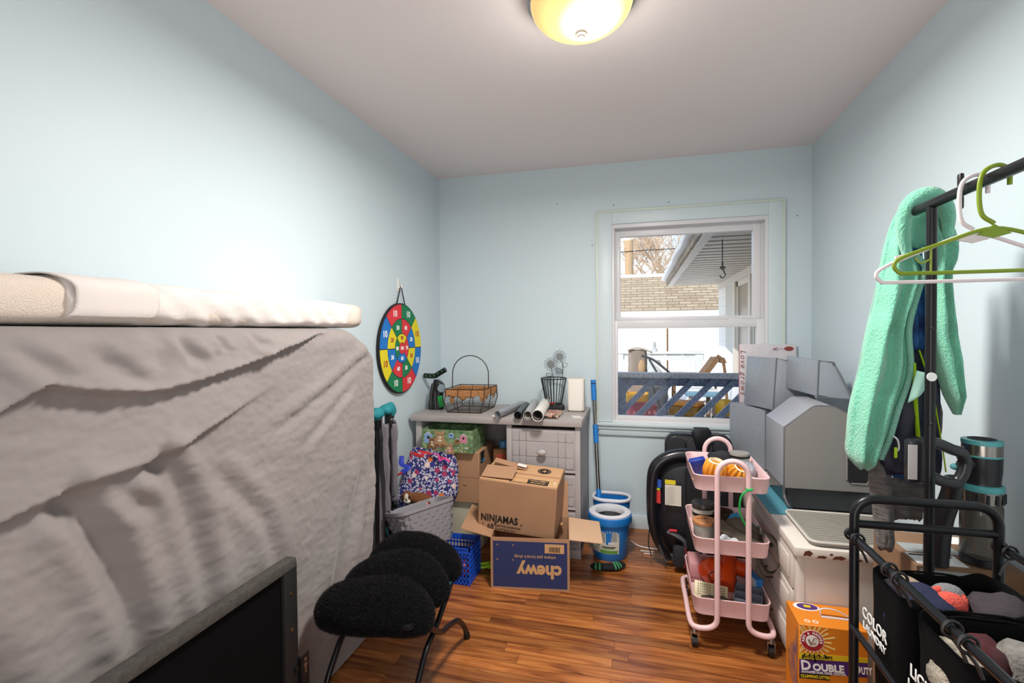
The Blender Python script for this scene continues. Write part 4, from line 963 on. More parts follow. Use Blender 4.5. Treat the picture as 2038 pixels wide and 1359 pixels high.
q = MB(); q.prism([(.0, .018), (.006, .004), (.016, .0), (.006, -.005), (.004, -.018), (-.004, -.006), (-.016, -.002), (-.005, .004)], .0006, mx=T(.105, .20, H+.0040)); q.obj('seal_mark', tan, so2, ang=0)
q = MB(); q.box((0, 0, 0), (.008, .02, .004), mx=T(W/2-.02, .055, H+.004), bev=.001); q.obj('tape_bit', M('tape_clear', '#E3D8C6', .3), nj)
# green clip on the floor
gc = thing('bag_clip', 'lime green plastic clip on the floor between the baskets and the navy box', 'clip', (-.80, 2.53, 0), .5)
lime = M('lime_plastic', '#9BCB1E', .4)
m_ = MB(); m_.box((0, -.012, .02), (.075, .016, .014), bev=.005); m_.box((0, .012, .028), (.075, .014, .014), bev=.005, mx=RX(.1)); m_.obj('jaw', lime, gc)
m_ = MB(); m_.cyl((.01, -.02, .022), (.01, .02, .022), .012, n=14); m_.obj('pivot', lime, gc)

# folded camp chair against the wall
fc = thing('folded_chair', 'folded camp chair with teal corners and grey fabric beside the wall', 'folding chair', (-1.30, 2.27, 0))
teal = M('teal_fabric', '#147F89', .7, bump=(200, .2)); gfab = M('grey_canvas', '#77727A', .9, bump=(250, .4))
for i, (x, y, tx, ty, z1) in enumerate(((.03, -.085, .035, -.075, .885), (.045, .02, .05, .015, .87), (.02, .10, .025, .085, .86), (-.02, .04, -.02, .03, .87))):
    q = MB(); q.tube([(x, y, 0), (tx, ty, z1)], .0125, 10); q.obj('pole', blackmetal, fc)
    q = MB(); q.box((tx, ty, z1-.03), (.032, .032, .075), bev=.006); jo = q.obj('joint', black_m, fc)
    q = MB(); q.sph((tx+.017, ty, z1-.02), .005, 8); q.obj('rivet', steel_m, jo)
def cornerp(cx, cy, cz, sx, sy, sz, seed):
    q = MB(); q.sph((cx, cy, cz), (sx, sy, sz), 18, fn=lambda c: c*(1+.22*fbm(c.x*25+seed, c.y*25, c.z*25))); q.obj('corner_pocket', teal, fc, ang=180)
cornerp(.04, -.08, .895, .036, .045, .034, 1); cornerp(.05, .0, .905, .036, .05, .028, 3); cornerp(.02, .085, .885, .03, .032, .045, 5)
def cloth(x0, y0, y1, z0, z1, seed, nm):
    q = MB(); q.grid(14, 24, lambda u, v: V(x0+.018*math.sin(u*9+seed)+.01*fbm(u*3, v*4, seed), y0+(y1-y0)*(u-.5)*(1-.35*v)+(y0+y1)/2-y0+.02*v*math.sin(seed), z1+(z0-z1)*v + .02*math.sin(u*5+seed))); q.obj(nm, gfab, fc, ang=180, solid=.002)
cloth(.045, -.07, .01, .34, .85, 1.0, 'seat_cloth'); cloth(.05, .02, .09, .42, .84, 2.2, 'back_cloth'); cloth(.02, -.08, .09, .15, .8, 4.0, 'back_cloth')
for x, y in ((.05, .0), (.055, .03), (.035, .10)):
    q = MB(); q.tube([(x, y, .05), (x, y, .38)], .013, 8); q.obj('leg', black_m, fc)
q = MB(); q.tube([(.05, -.02, .3), (.055, .05, .05)], .006, 6); q.obj('piping', teal, fc)
# small things tucked between the shipping box and the drawers
bp_ = thing('brown_parcel', 'narrow brown parcel tucked between shipping box and desk drawers', 'parcel', (-.815, 2.99, 0))
q = MB(); q.box2((-.05, -.1, 0), (.05, .1, .575), bev=.003, seg=1); q.obj('carton', M('kraft_dark', '#7A5230', .8, var=(8, .2)), bp_)
q = MB(); q.box2((-.03, -.101, .50), (.035, -.0995, .545)); q.obj('red_label', M('label_red', '#A3432E', .6), bp_, ang=0)
q = MB(); q.lathe([(0, 0), (.026, 0), (.028, .03), (.02, .045), (0, .046)], 20); o = q.obj('blue_cap_jar', M('cap_blue', '#4E7FB0', .4)); o.location = (-.812, 2.93, .576); tag(o, 'small blue lidded jar on the narrow brown parcel under the desk', 'jar')
# ------------------------------------------------------------------ fur topped X stool
st = thing('fur_stool', 'X leg metal stool with three tufted black faux fur rolls', 'stool', (-.875, 1.64, 0))
fur_m = M('black_fur', '#0B0A0C', .95, spec=.1); hair_m = M('black_hair', '#121013', .7, spec=.2)
hair = MB(); rh = random.Random(2)
for i, (y, z, L, ry, rz) in enumerate(((-.155, .372, .215, .118, .080), (.005, .385, .205, .118, .078), (.160, .395, .195, .112, .074))):
    q = MB()
    def tuft(c, i=i, y=y):
        k = c.x/.2; q_ = 1+.10*fbm(c.x*9+i*5, c.y*9, c.z*9)
        return V(c.x, c.y*q_*(1-.12*k*k), c.z*q_ - .03*k*k + .012*math.sin(k*3+i))
    q.sph((0, 0, 0), (1, 1, 1), 40)
    for v in q.b.verts:
        n = v.co.copy(); e = .62
        s3 = V(math.copysign(abs(n.x)**e, n.x)*L, n.y*ry, n.z*rz)
        v.co = tuft(s3) + V(0, y, z)
    q.b.normal_update(); fs = [f for f in q.b.faces]
    for f in fs:
        a_ = f.calc_area(); cnt = int(a_*170000)+1
        vs = [v.co for v in f.verts]
        for _ in range(cnt):
            u, w_ = rh.random(), rh.random()
            p_ = vs[0].lerp(vs[1], u).lerp((vs[3] if len(vs) > 3 else vs[2]).lerp(vs[2], u), w_)
            d = (f.normal*.7 + V(rh.uniform(-.6, .6), rh.uniform(-.6, .6), rh.uniform(-.7, .2))).normalized()*rh.uniform(.006, .011)
            sd = d.cross(V(rh.uniform(-1, 1), rh.uniform(-1, 1), 1)).normalized()*.0006
            hair.b.faces.new([hair.b.verts.new(x) for x in (p_-sd, p_+sd, p_+d)])
    q.obj('tuft', fur_m, st, ang=180)
hair.obj('fur_pile', hair_m, st, ang=0, kind='stuff')
q = MB(); q.box((0, 0, 0), (.33, .40, .012), mx=T(.012, .02, .325) @ RX(.06), bev=.005); q.obj('underside', M('teal_lining', '#2B7E86', .7), st)
legA = [(.21, .395), (.152, .312), (.02, .234), (-.08, .196), (-.137, .145), (-.18, .09), (-.215, .012)]
legB = [(-.232, .362), (-.152, .325), (-.062, .252), (.02, .192), (.094, .172), (.19, .135), (.26, .07), (.295, .012)]
for sx in (.172, -.16):
    for L_ in (legA, legB):
        q = MB(); dx = .012 if L_ is legA else 0
        q.tube(smooth_path([(sx-dx, y, z) for y, z in L_], 6), .0105, 10); lo_ = q.obj('leg', blackmetal, st)
        y, z = L_[-1]; q = MB(); q.cyl((sx-dx, y, 0), (sx-dx, y-.004 if L_ is legB else y+.004, .024), .0135, n=12); q.obj('foot_cap', black_m, lo_)
for y, z in ((.21, .375), (-.235, .36)):
    q = MB(); q.tube([(-.162, y, z), (.172, y, z)], .0105, 8); q.obj('seat_bar', blackmetal, st)

# ------------------------------------------------------------------ spin mop
mb_ = M('mop_blue', '#1C78C8', .35); mw_ = M('mop_white', '#DCDCE4', .35)
mp_ = thing('spin_mop', 'steel pole spin mop with blue grips standing in the bucket', 'mop', (-.225, 3.03, .18))
A_, B_ = V(0, 0, 0), V(-.052, .185, .80)
def seg(t0, t1, r, mat, nm, n=14):
    q = MB(); q.tube([A_.lerp(B_, t0), A_.lerp(B_, t1)], r, n); return q.obj(nm, mat, mp_)
seg(.10, .52, .0115, M('mop_chrome', '#9A958F', .22, 1.0), 'lower_pole'); seg(.60, .86, .0095, MATS['mop_chrome'], 'upper_pole'); seg(.51, .65, .0165, mb_, 'joint_grip'); seg(.84, 1, .0165, mb_, 'top_grip')
q = MB(); q.tube([A_.lerp(B_, .0), A_.lerp(B_, .08), A_.lerp(B_, .17)], [.026, .022, .0145], 14); q.obj('connector', mb_, mp_)
q = MB(); q.tube([A_.lerp(B_, .965), A_.lerp(B_, .975)], .0172, 10); q.obj('hang_hole', navy, mp_)
bk = thing('mop_bucket', 'blue two part mop bucket with white rims and steel spin basket', 'bucket', (-.155, 2.865, 0))
q = MB(); q.lathe([(0, 0), (.092, 0), (.096, .01), (.112, .20), (.124, .205), (.127, .215), (.124, .245), (.112, .25), (.104, .245), (.10, .19), (.085, .02), (0, .02)], 48); q.obj('tub', mb_, bk)
q = MB(); q.lathe([(.118, .246), (.119, .256), (.108, .262), (.085, .258), (.078, .245), (.078, .225)], 48); q.obj('rim', mw_, bk)
q = MB(); q.lathe([(.079, .245), (.077, .2), (.07, .14), (0, .13)], 40); q.obj('spin_basket', M('perforated_steel', '#6B6A6C', .35, .9, var=(260, .8), bump=(260, .6)), bk)
def rear(s_, z): return [(x*s_, y*s_+.198, z) for x, y in rrect(.225, .15, .07, 8)]
q = MB(); q.loft([rear(.80, 0), rear(.95, .2), rear(1.0, .235), rear(1.0, .262), rear(.93, .262), rear(.88, .2), rear(.75, .02)]); q.obj('rear_tub', mb_, bk)
q = MB(); q.tube([(x*1.0, y*1.0+.198, .272) for x, y in rrect(.225, .15, .07, 8)], .011, 8, closed=True); q.obj('rear_rim', mw_, bk)
q = MB()
def lab(u, v):
    a = -2.75+u*1.75; z = .045+v*.14; r = .0935+.016*(z/.2)+.0022
    return V(r*math.cos(a), r*math.sin(a), z)
q.grid(24, 4, lab); lo_ = q.obj('label', M('label_paper', '#DAD6C8', .6), bk, ang=180)
def patch(a0, a1, z0, z1, mat, dr=.0012, nm='label_print'):
    q = MB(); q.grid(8, 2, lambda u, v: V(*(lambda a, z: ((.0957+.016*(z/.2)+dr)*math.cos(a), (.0957+.016*(z/.2)+dr)*math.sin(a), z))(a0+(a1-a0)*u, z0+(z1-z0)*v))); q.obj(nm, mat, lo_, ang=180)
gr_ = M('label_green', '#5E9A3C', .6); gy = M('label_grey', '#9AA0A0', .6)
patch(-2.05, -1.08, .048, .066, gr_); patch(-2.7, -2.12, .128, .133, gr_); patch(-2.7, -2.12, .088, .093, gr_); patch(-2.7, -2.12, .165, .172, gr_)
patch(-2.02, -1.75, .11, .17, gy); patch(-1.72, -1.45, .10, .168, mb_); patch(-1.42, -1.15, .12, .175, gy); patch(-1.6, -1.3, .10, .115, mw_, .002); patch(-2.6, -2.4, .14, .16, gy); patch(-2.6, -2.4, .1, .12, gy); patch(-2.6, -2.4, .055, .075, gy)
patch(-1.95, -1.2, .082, .088, ink); patch(-1.95, -1.3, .074, .079, gr_)
# sock and paper scraps
sk = thing('sock', 'black sock with green stripes lying on the wooden floor', 'sock', (-.165, 2.68, 0), .05)
sm_ = M('sock_black', '#16171A', .95, bump=(300, .4)); sg_ = M('sock_green', '#3FA66B', .9)
path = smooth_path([(-.085, -.01, .016), (-.04, -.012, .018), (.01, -.008, .018), (.045, .0, .02), (.07, .018, .022), (.085, .04, .018)], 5); nP = len(path)
rad = [.024+.006*math.sin(PI*i/(nP-1)) for i in range(nP)]; rad[0] = .010; rad[1] = .018
q = MB(); q.tube(path, rad, 14, flat=.55); q.obj('knit', sm_, sk, ang=180)
for i0 in (3, 5, 14, 16, 18):
    q = MB(); q.tube(path[i0:i0+2], [r*1.03 for r in rad[i0:i0+2]], 14, flat=.56, cap=False); q.obj('stripe', sg_, sk, ang=180)
for k, (x, y, w_, a) in enumerate(((.055, 2.955, .075, .0), (.062, 2.925, .05, .1))):
    q = MB(); q.box((0, 0, .0012), (w_, .012, .0012), mx=RZ(a)); o = q.obj('paper_strip', pap, ang=0); o.location = (x, y, 0); tag(o, ('longer' if k == 0 else 'shorter') + ' white paper strip on the floor between bucket and car seat', 'paper strip', 'paper strips on the floor')
cd = MB(); cd.tube(smooth_path([(-.04, 3.02, .03), (.0, 3.0, .012), (.06, 2.99, .006), (.14, 2.985, .006)], 6), .0035, 6); o = cd.obj('white_cable', white_m); tag(o, 'thin white cable running from the bucket along the baseboard', 'cable')

# ------------------------------------------------------------------ car seats
shell = M('seat_shell_black', '#17171B', .38, bump=(40, .05)); pad_m = M('seat_pad', '#26262B', .85, bump=(180, .3)); padd = M('seat_pad_dark', '#101014', .85, bump=(180, .3)); greyp_ = M('seat_grey', '#4A4A50', .6)
cs = thing('booster_seat', 'tall black car seat back with winged headrest against the wall', 'car seat', (.358, 3.08, 0))
def outline(w_, h_, r): return rrect(w_, h_, r, 6)
q = MB(); q.prism([(x, z+.345) for x, z in outline(.385, .66, .07)], .09, mx=basis((0, .10, 0), (1, 0, 0), (0, 0, 1)), bev=.02); q.obj('shell', shell, cs, ang=50)
for sx in (-1, 1):
    q = MB(); q.prism([(x+sx*.125, z+.52) for x, z in outline(.11, .26, .04)], .05, mx=basis((0, .0, 0), (1, 0, 0), (0, 0, 1)) @ RY(sx*.25), bev=.015); q.obj('wing', pad_m, cs, ang=50)
q = MB(); q.prism([(x, z+.50) for x, z in outline(.14, .30, .03)], .04, mx=basis((0, .02, 0), (1, 0, 0), (0, 0, 1)), bev=.012); q.obj('back_pad', M('mesh_grey', '#3C3A40', .9, bump=(400, .6)), cs, ang=50)
q = MB(); q.prism([(-.055, .70), (-.04, .725), (.04, .725), (.055, .70), (.03, .60), (-.03, .60)], .05, mx=basis((.01, -.0, 0), (1, 0, 0), (0, 0, 1)), bev=.008); q.obj('headrest_tab', shell, cs)
q = MB(); q.box2((-.19, -.02, 0), (.19, .10, .16), bev=.03); q.obj('base', shell, cs)
cc = thing('convertible_car_seat', 'black car seat with warning stickers stood on end behind the pink cart', 'car seat', (.30, 2.80, 0))
prof = ((0, -.07, .16, .03, .12), (.05, -.125, .2, .0, .15), (.12, -.17, .22, -.03, .16), (.24, -.215, .235, -.05, .17), (.40, -.215, .235, -.04, .17), (.52, -.205, .235, -.03, .17), (.575, -.17, .23, -.015, .15), (.60, -.12, .2, .0, .12))
rings = []
for z, x0, x1, y0, y1 in prof:
    cx, cy, wx, wy = (x0+x1)/2, (y0+y1)/2, (x1-x0)/2, (y1-y0)/2
    rings.append([(cx+wx*math.copysign(abs(math.cos(a))**.6, math.cos(a)), cy+wy*math.copysign(abs(math.sin(a))**.6, math.sin(a)), z) for a in [2*PI*k/32 for k in range(32)]])
q = MB(); q.loft(rings); q.obj('shell', M('shell_navyblack', '#12141C', .5, bump=(60, .08)), cc, ang=60)
q = MB(); q.tube(smooth_path([(-.13, -.02, .05), (-.19, -.035, .14), (-.222, -.045, .27), (-.222, -.035, .45), (-.205, -.03, .545), (-.15, -.025, .60), (-.06, -.02, .625), (.06, -.02, .62)], 6), [.018+.016*min(1, i/25) for i in range(43)], 12); q.obj('rolled_edge', M('vinyl_black', '#1A1A1F', .25), cc, ang=60)
q = MB(); q.box2((-.05, -.065, .02), (.2, -.02, .56), bev=.02); q.obj('centre_panel', padd, cc)
def sticker(x0, x1, z0, z1, y, mat, nm='sticker', rz=0):
    q = MB(); q.box2((x0, y-.001, z0), (x1, y, z1), mx=T((x0+x1)/2, y, 0) @ RZ(rz) @ T(-(x0+x1)/2, -y, 0)); return q.obj(nm, mat, cc, ang=0)
s1 = sticker(-.155, -.072, .36, .47, -.068, M('sticker_white', '#D6D1C6', .6), rz=-.12)
q = MB()
for k in range(8): q.box2((-.15, -.0705, .372+k*.012), (-.078, -.0698, .3735+k*.012))
q.obj('fine_print', gy, s1, ang=0, kind='stuff')
sticker(-.155, -.10, .472, .496, -.063, M('sticker_yellow', '#D9C52C', .6), rz=-.15); sticker(-.205, -.175, .36, .43, -.046, M('sticker_red', '#C93C3C', .6), rz=-.5); sticker(-.2, -.172, .445, .49, -.045, M('sticker_blue', '#2E58B4', .6), rz=-.5); sticker(-.203, -.178, .432, .443, -.047, M('sticker_lime', '#B7CF2F', .6), rz=-.5)
q = MB(); q.tube(smooth_path([(-.14, -.062, .215), (-.10, -.078, .205), (-.06, -.083, .18), (-.05, -.08, .14)], 5), .018, 10, flat=.6); lt_ = q.obj('latch_arm', greyp_, cc)
q = MB(); q.box((-.115, -.085, .232), (.04, .01, .012), bev=.003); q.obj('red_tab', M('tab_red', '#D6323A', .5), lt_)
q = MB(); q.tube(smooth_path([(-.225, -.03, .29), (-.236, -.03, .2), (-.24, -.03, .12), (-.225, -.03, .06)], 5), .007, 8, flat=.4); q.obj('strap', fab_black, cc)
q = MB(); q.tube(smooth_path([(-.205, -.045, .30), (-.19, -.05, .15), (-.15, -.05, .04)], 5), .006, 8); q.obj('edge_trim', greyp_, cc)
q = MB(); q.tube(smooth_path([(-.222, -.04, .42), (-.243, -.04, .40), (-.235, -.04, .37), (-.22, -.04, .375)], 4), .0025, 6); q.obj('anchor_loop', steel_m, cc)
q = MB(); q.box((-.08, -.07, .09), (.07, .05, .12), bev=.02); q.obj('buckle_pad', pad_m, cc)
q = MB(); q.tube(smooth_path([(-.055, -.095, .16), (-.05, -.1, .1), (-.06, -.095, .04)], 5), .004, 6); q.obj('red_webbing', M('webbing_red', '#8C1F2A', .7), cc)
q = MB(); q.lathe([(0, 0), (.02, 0), (.02, .006), (0, .008)], 16, mx=T(-.115, -.02, .06) @ RX(PI/2)); q.obj('hub', greyp_, cc)
# ------------------------------------------------------------------ pink utility cart
pink = M('pink_enamel', '#E6C2C4', .38)
CX, CY = .37, 2.305
ct = thing('utility_cart', 'pale pink three tier rolling cart with arched tube handles', 'cart', (CX, CY, 0))
def tray(z1, h, grow=0):
    W, D = .288+grow, .40+grow; t = .004
    def rg(s_, z, r=.035): return [(x*s_, y*(1-(1-s_)*W/D*1.0), z) for x, y in rrect(W, D, r, 5)]
    q = MB(); q.loft([rg(.955, z1-h), rg(1, z1-.002), rg(1.012, z1), rg(1.0, z1+.003), rg(.975, z1), rg(.935, z1-h+.005)]); return q.obj('tray', pink, ct, ang=45)
tray(.708, .062); tray(.45, .062); tray(.205, .070, .006)
rt = .0108
for y, x0, x1, top in ((-.213, -.058, .058, .776), (.213, -.052, .066, .777)):
    xm, r = (x0+x1)/2, (x1-x0)/2
    q = MB(); q.tube([(x0, y, .15), (x0, y, top-r)] + [(xm-r*math.cos(a), y, top-r+r*math.sin(a)) for a in [PI*i/16 for i in range(1, 16)]] + [(x1, y, top-r), (x1, y, .15)], rt, 12); ar = q.obj('arch_tube', pink, ct)
    for x in (x0, x1):
        for z in (.672, .415, .165):
            b = MB(); b.sph((x, y-math.copysign(rt, -y)*-1, z), (.005, .003, .005), 10); b.obj('bolt', steel_m, ar)
for sx, xf, xb in ((-1, -.058, -.052), (1, .058, .066)):
    q = MB(); o_ = sx*.155
    q.tube(smooth_path([(xf, -.213, .155), (xf+sx*.004, -.213, .115), (xf+sx*.03, -.212, .092), (o_-sx*.02, -.208, .086), (o_+sx*.002, -.17, .088), (o_+sx*.004, 0, .092), (o_+sx*.002, .17, .088), (o_-sx*.02, .208, .086), (xb+sx*.03, .212, .092), (xb+sx*.004, .213, .115), (xb, .213, .155)], 6), rt, 12); q.obj('base_tube', pink, ct)
    for y in (-.198, .198):
        x = sx*.143
        q = MB(); q.cyl((x, y, .092), (x, y, .062), .008, n=12); q.cyl((x, y, .066), (x, y, .058), .015, n=14); q.box((x-.013, y, .038), (.003, .018, .045), bev=.001); q.box((x+.013, y, .038), (.003, .018, .045), bev=.001); cs_ = q.obj('caster', steel_m, ct)
        q = MB(); q.cyl((x-.010, y+.004, .022), (x+.010, y+.004, .022), .022, n=24); q.obj('wheel', black_m, cs_)
# ---- top tray contents
def lat(name, lbl, cat, loc, parts, grp='things in the cart top tray'):
    t = thing(name, lbl, cat, loc, group=grp)
    for nm, prof, m_ in parts: q = MB(); q.lathe(prof, 28); q.obj(nm, m_, t)
    return t
G1, G2, G3 = 'things in the cart top tray', 'things in the cart middle tray', 'things in the cart bottom tray'
orange = M('pumpkin_glaze', '#E0962F', .25, var=(20, .2)); cream_g = M('cream_glaze', '#E8D9B8', .3)
def pumpkin(lbl, loc, r, h, rot):
    t = thing('pumpkin_jar', lbl, 'jar', loc, group=G1); t.rotation_euler = rot
    n = 12
    for k in range(n):
        a = 2*PI*k/n; q = MB(); q.sph((r*.62*math.cos(a), r*.62*math.sin(a), h*.5), (r*.42, r*.30, h*.52), 14, mx=None)
        for v in q.b.verts:
            dx, dy = v.co.x-r*.62*math.cos(a), v.co.y-r*.62*math.sin(a); v.co.x = r*.62*math.cos(a)+dx*math.cos(a)-dy*math.sin(a)*.8; v.co.y = r*.62*math.sin(a)+dx*math.sin(a)+dy*math.cos(a)*.8
        q.obj('rib', orange, t, ang=180)
    q = MB(); q.lathe([(r*.55, h*.86), (r*.62, h*1.02), (r*.5, h*1.06), (r*.42, h*.95), (r*.3, h*.5)], 24); q.obj('lip', cream_g, t)
pumpkin('orange ribbed pumpkin jar with cream lip in the cart', (.315, 2.215, .668), .048, .082, (.25, .1, 0))
pumpkin('tipped orange pumpkin jar with white rim beside the first', (.40, 2.235, .672), .046, .07, (.55, .35, 0))
lat('lidded_jar', 'pale jar with black rimmed grey lid in the cart top tray', 'jar', (.452, 2.40, .652), [('body', [(0, 0), (.04, 0), (.042, .06), (.04, .075)], M('jar_teal', '#B9C8C4', .4)), ('lid', [(.043, .072), (.044, .082), (.042, .09), (0, .092)], M('lid_grey', '#8F8C86', .5)), ('lid_band', [(.0435, .07), (.0445, .07), (.0445, .08), (.0435, .08)], black_m)])
def lump(name, lbl, cat, loc, r, mat, seed=1, amp=.3, freq=20, grp=None, n=22, nm=None):
    q = MB(); q.sph((0, 0, r[2]), r, n, fn=lambda c: c*(1+amp*fbm(c.x*freq+seed, c.y*freq, c.z*freq))); o = q.obj(name, mat, ang=180); o.location = loc; tag(o, lbl, cat, grp); return o
q = MB(); q.box((0, 0, .04), (.07, .03, .08), mx=RY(-.25) @ RX(.35), bev=.008); o = q.obj('blue_pouch', M('pouch_blue', '#17348C', .4, var=(30, .3))); o.location = (.275, 2.33, .655); tag(o, 'dark blue foil pouch behind the pumpkin jar', 'pouch', G1)
lump('dark_cloth', 'dark folded cloth poking up behind the jars in the cart', 'cloth', (.375, 2.40, .655), (.06, .02, .045), M('dark_cloth', '#24252E', .9), 3, .35, 18, G1)
lump('white_tissue', 'crumpled white tissue in the corner of the cart top tray', 'tissue', (.258, 2.37, .655), (.022, .04, .028), M('tissue', '#DAD3D0', .9), 5, .4, 30, G1)
q = MB(); q.box((0, 0, .012), (.075, .05, .004), mx=RX(.25) @ RZ(.2)); q.box((.0, .01, .022), (.06, .03, .003), mx=RX(.15) @ RZ(-.1)); o = q.obj('snack_card', M('snack_card', '#C98B45', .6, var=(60, .5))); o.location = (.268, 2.175, .655); tag(o, 'brown and white card at the near corner of the cart tray', 'card', G1)
lump('plastic_bag', 'crumpled clear grey plastic bag in the cart top tray', 'bag', (.475, 2.325, .655), (.022, .05, .034), M('bag_clear', '#B9BCC8', .2, trans=.4), 8, .5, 25, G1)
fg = thing('clown_figurine', 'small patterned white figurine lying in the cart tray', 'figurine', (.425, 2.155, .652), .4, G1)
fm = M('figurine_print', '#DAD6C6', .5, var=(120, .5, '#6E83B8'))
q = MB(); q.sph((0, 0, .022), (.035, .02, .018), 16); q.obj('body', fm, fg); q = MB(); q.sph((-.036, 0, .026), .016, 14); q.obj('head', fm, fg); q = MB(); q.sph((.035, -.01, .02), (.018, .012, .012), 12); q.obj('shoe', white_m, fg)
bt = thing('tipped_bottle', 'white bottle tipped over in the corner of the cart top tray', 'bottle', (.47, 2.18, .672), 1.2, G1)
q = MB(); q.lathe([(0, -.04), (.018, -.04), (.02, -.03), (.02, .03), (.01, .04), (.01, .052), (0, .052)], 18, mx=RX(PI/2)); q.obj('body', M('bottle_white', '#D9D6DC', .4), bt)
# ---- middle tray contents
glass_c = M('candle_glass', '#C3C6BE', .1, trans=.5)
lat('black_lid_candle', 'tall jar candle with black lid and printed label in the cart', 'candle', (.297, 2.40, .394), [('jar', [(0, 0), (.046, 0), (.048, .02), (.048, .085)], M('candle_label', '#C9C2B6', .5)), ('lid', [(.05, .084), (.051, .104), (.047, .11), (0, .11)], M('lid_dark', '#37342F', .35)), ('label', [(.0487, .05), (.0487, .065)], black_m), ('gold_print', [(.0486, .018), (.0486, .028)], M('gold_print', '#C79A3B', .5))], G2)
lat('wood_lid_candle', 'glass jar candle with light wooden lid in the cart', 'candle', (.286, 2.265, .394), [('jar', [(0, .0), (.044, 0), (.046, .01), (.046, .06), (.043, .06), (.043, .012), (0, .01)], glass_c), ('wax', [(0, .008), (.0425, .008), (.0425, .035), (0, .036)], M('wax', '#C9CDBE', .5)), ('lid', [(.03, .056), (.049, .062), (.05, .074), (.047, .077), (0, .077)], M('wood_lid', '#BA7F4C', .5, var=(20, .15), stretch=(1, 8, 1)))], G2)
text('WAX', .018, ink, bpy.data.objects['wood_lid_candle'], basis((-.012, .004, .0775), (.95, .2, 0), (-.2, .95, 0)), sx=1.1)
lat('wicker_bowl', 'dark brown round wicker bowl behind the candles', 'bowl', (.375, 2.40, .394), [('bowl', [(0, 0), (.04, 0), (.05, .06), (.052, .075), (.046, .075), (.042, .06), (.034, .01), (0, .008)], M('wicker_dark', '#4A3526', .8, bump=(150, .9), var=(90, .4)))], G2)
olive = M('olive_canvas', '#5A5245', .85, bump=(200, .4), var=(12, .15))
cp = thing('olive_sun_hat', 'olive canvas cap with buckle strap looping over the cart edge', 'hat', (.43, 2.255, .40), 0, G2)
q = MB(); q.sph((0, 0, .045), (.075, .065, .042), 24, mx=RY(.30), fn=lambda c: c*(1+.14*fbm(c.x*14, c.y*14, c.z*14))); q.obj('crown', olive, cp, ang=180)
q = MB(); q.grid(20, 6, lambda u, v: V((.075+.05*v)*math.cos(-2.9+u*2.6), (.065+.05*v)*math.sin(-2.9+u*2.6), .052-.02*v-.035*math.cos(-2.9+u*2.6)*1.0)); q.obj('brim', olive, cp, ang=180, solid=.004)
def ribbon(pts, w_, mat, par, nm, up_=(0, 1, 0)):
    P_ = smooth_path(pts, 7); q = MB(); U = Vector(up_).normalized()*w_/2
    q.grid(len(P_)-1, 1, lambda u, v: P_[int(u*(len(P_)-1)+.5)] + U*(2*v-1)); return q.obj(nm, mat, par, ang=180, solid=.003)
ribbon([(.03, -.03, .07), (.075, -.045, .055), (.115, -.06, .03), (.135, -.07, -.03), (.12, -.075, -.085), (.085, -.075, -.10), (.06, -.07, -.06), (.045, -.06, .0)], .034, olive, cp, 'strap', (.5, .8, .2))
q = MB(); q.box((.062, -.055, .072), (.008, .04, .022), mx=None, bev=.002); q.obj('buckle', M('buckle_grey', '#6E6B66', .4, .5), cp)
gr2 = M('ribbon_green', '#15A04A', .5)
q = MB(); q.tube(smooth_path([(.415, 2.083, .672), (.428, 2.078, .668), (.44, 2.083, .672), (.42, 2.08, .666), (.40, 2.078, .645), (.393, 2.08, .61), (.395, 2.085, .575), (.408, 2.09, .54), (.428, 2.10, .505)], 6), .0042, 8); o = q.obj('green_tie', gr2); tag(o, 'bright green twist tie hanging from the cart handle', 'tie')
lump('blue_fabric_bit', 'bright blue cloth bit behind the olive cap', 'cloth', (.425, 2.345, .42), (.03, .02, .03), M('bright_blue', '#2A8FC4', .7), 4, .5, 30, G2)
lat('tape_roll', 'white tape roll resting on the olive cap strap', 'tape', (.478, 2.30, .42), [('roll', [(.012, 0), (.026, 0), (.026, .03), (.012, .03), (.012, 0)], M('tape_white', '#D8D8DC', .4))], G2)
lump('black_cable_pile', 'tangle of dark small items at the bottom of the middle tray', 'clutter', (.40, 2.17, .394), (.07, .035, .018), M('dark_bits', '#231F22', .7, var=(60, .5)), 6, .5, 40, G2)
lump('white_tissue', 'crumpled white tissue by the middle tray front rim', 'tissue', (.36, 2.142, .396), (.045, .014, .03), M('tissue2', '#D7DDE2', .9), 9, .5, 40, G2)
# ---- bottom tray contents
ob = thing('orange_drybag', 'bright orange rolled waterproof bag in the cart bottom tray', 'bag', (.375, 2.36, .142), 0, G3)
og = M('orange_vinyl', '#D9490F', .3, bump=(25, .25))
q = MB(); q.sph((-.04, .0, .06), (.065, .06, .058), 22, fn=lambda c: c*(1+.16*fbm(c.x*16, c.y*16, c.z*16))); q.obj('bundle', og, ob, ang=180)
q = MB(); q.tube(smooth_path([(.0, -.07, .03), (.01, -.04, .05), (.025, .02, .075), (.04, .07, .085)], 5), .038, 16, flat=1.1); q.obj('roll', og, ob, ang=60)
q = MB(); q.tube(smooth_path([(.05, .05, .07), (.11, .02, .065)], 5), .034, 14); q.obj('roll_end', og, ob, ang=60)
q = MB(); q.tube([(.012+.041*math.cos(a)*.9, -.045+.008*math.sin(a), .048+.043*math.sin(a)) for a in [2*PI*i/24 for i in range(24)]], .0022, 6, closed=True); q.obj('drawstring', black_m, ob)
q = MB(); q.tube([(-.045+.022*math.cos(a), -.062, .062+.022*math.sin(a)) for a in [2*PI*i/20 for i in range(20)]], .002, 6, closed=True); q.obj('printed_ring', black_m, ob)
pp = thing('perforated_panel', 'cream plastic vent panel with rows of slots leaning in the bottom tray', 'panel', (.302, 2.20, .15), 0, G3); pp.rotation_euler = (-.75, .1, -.06)
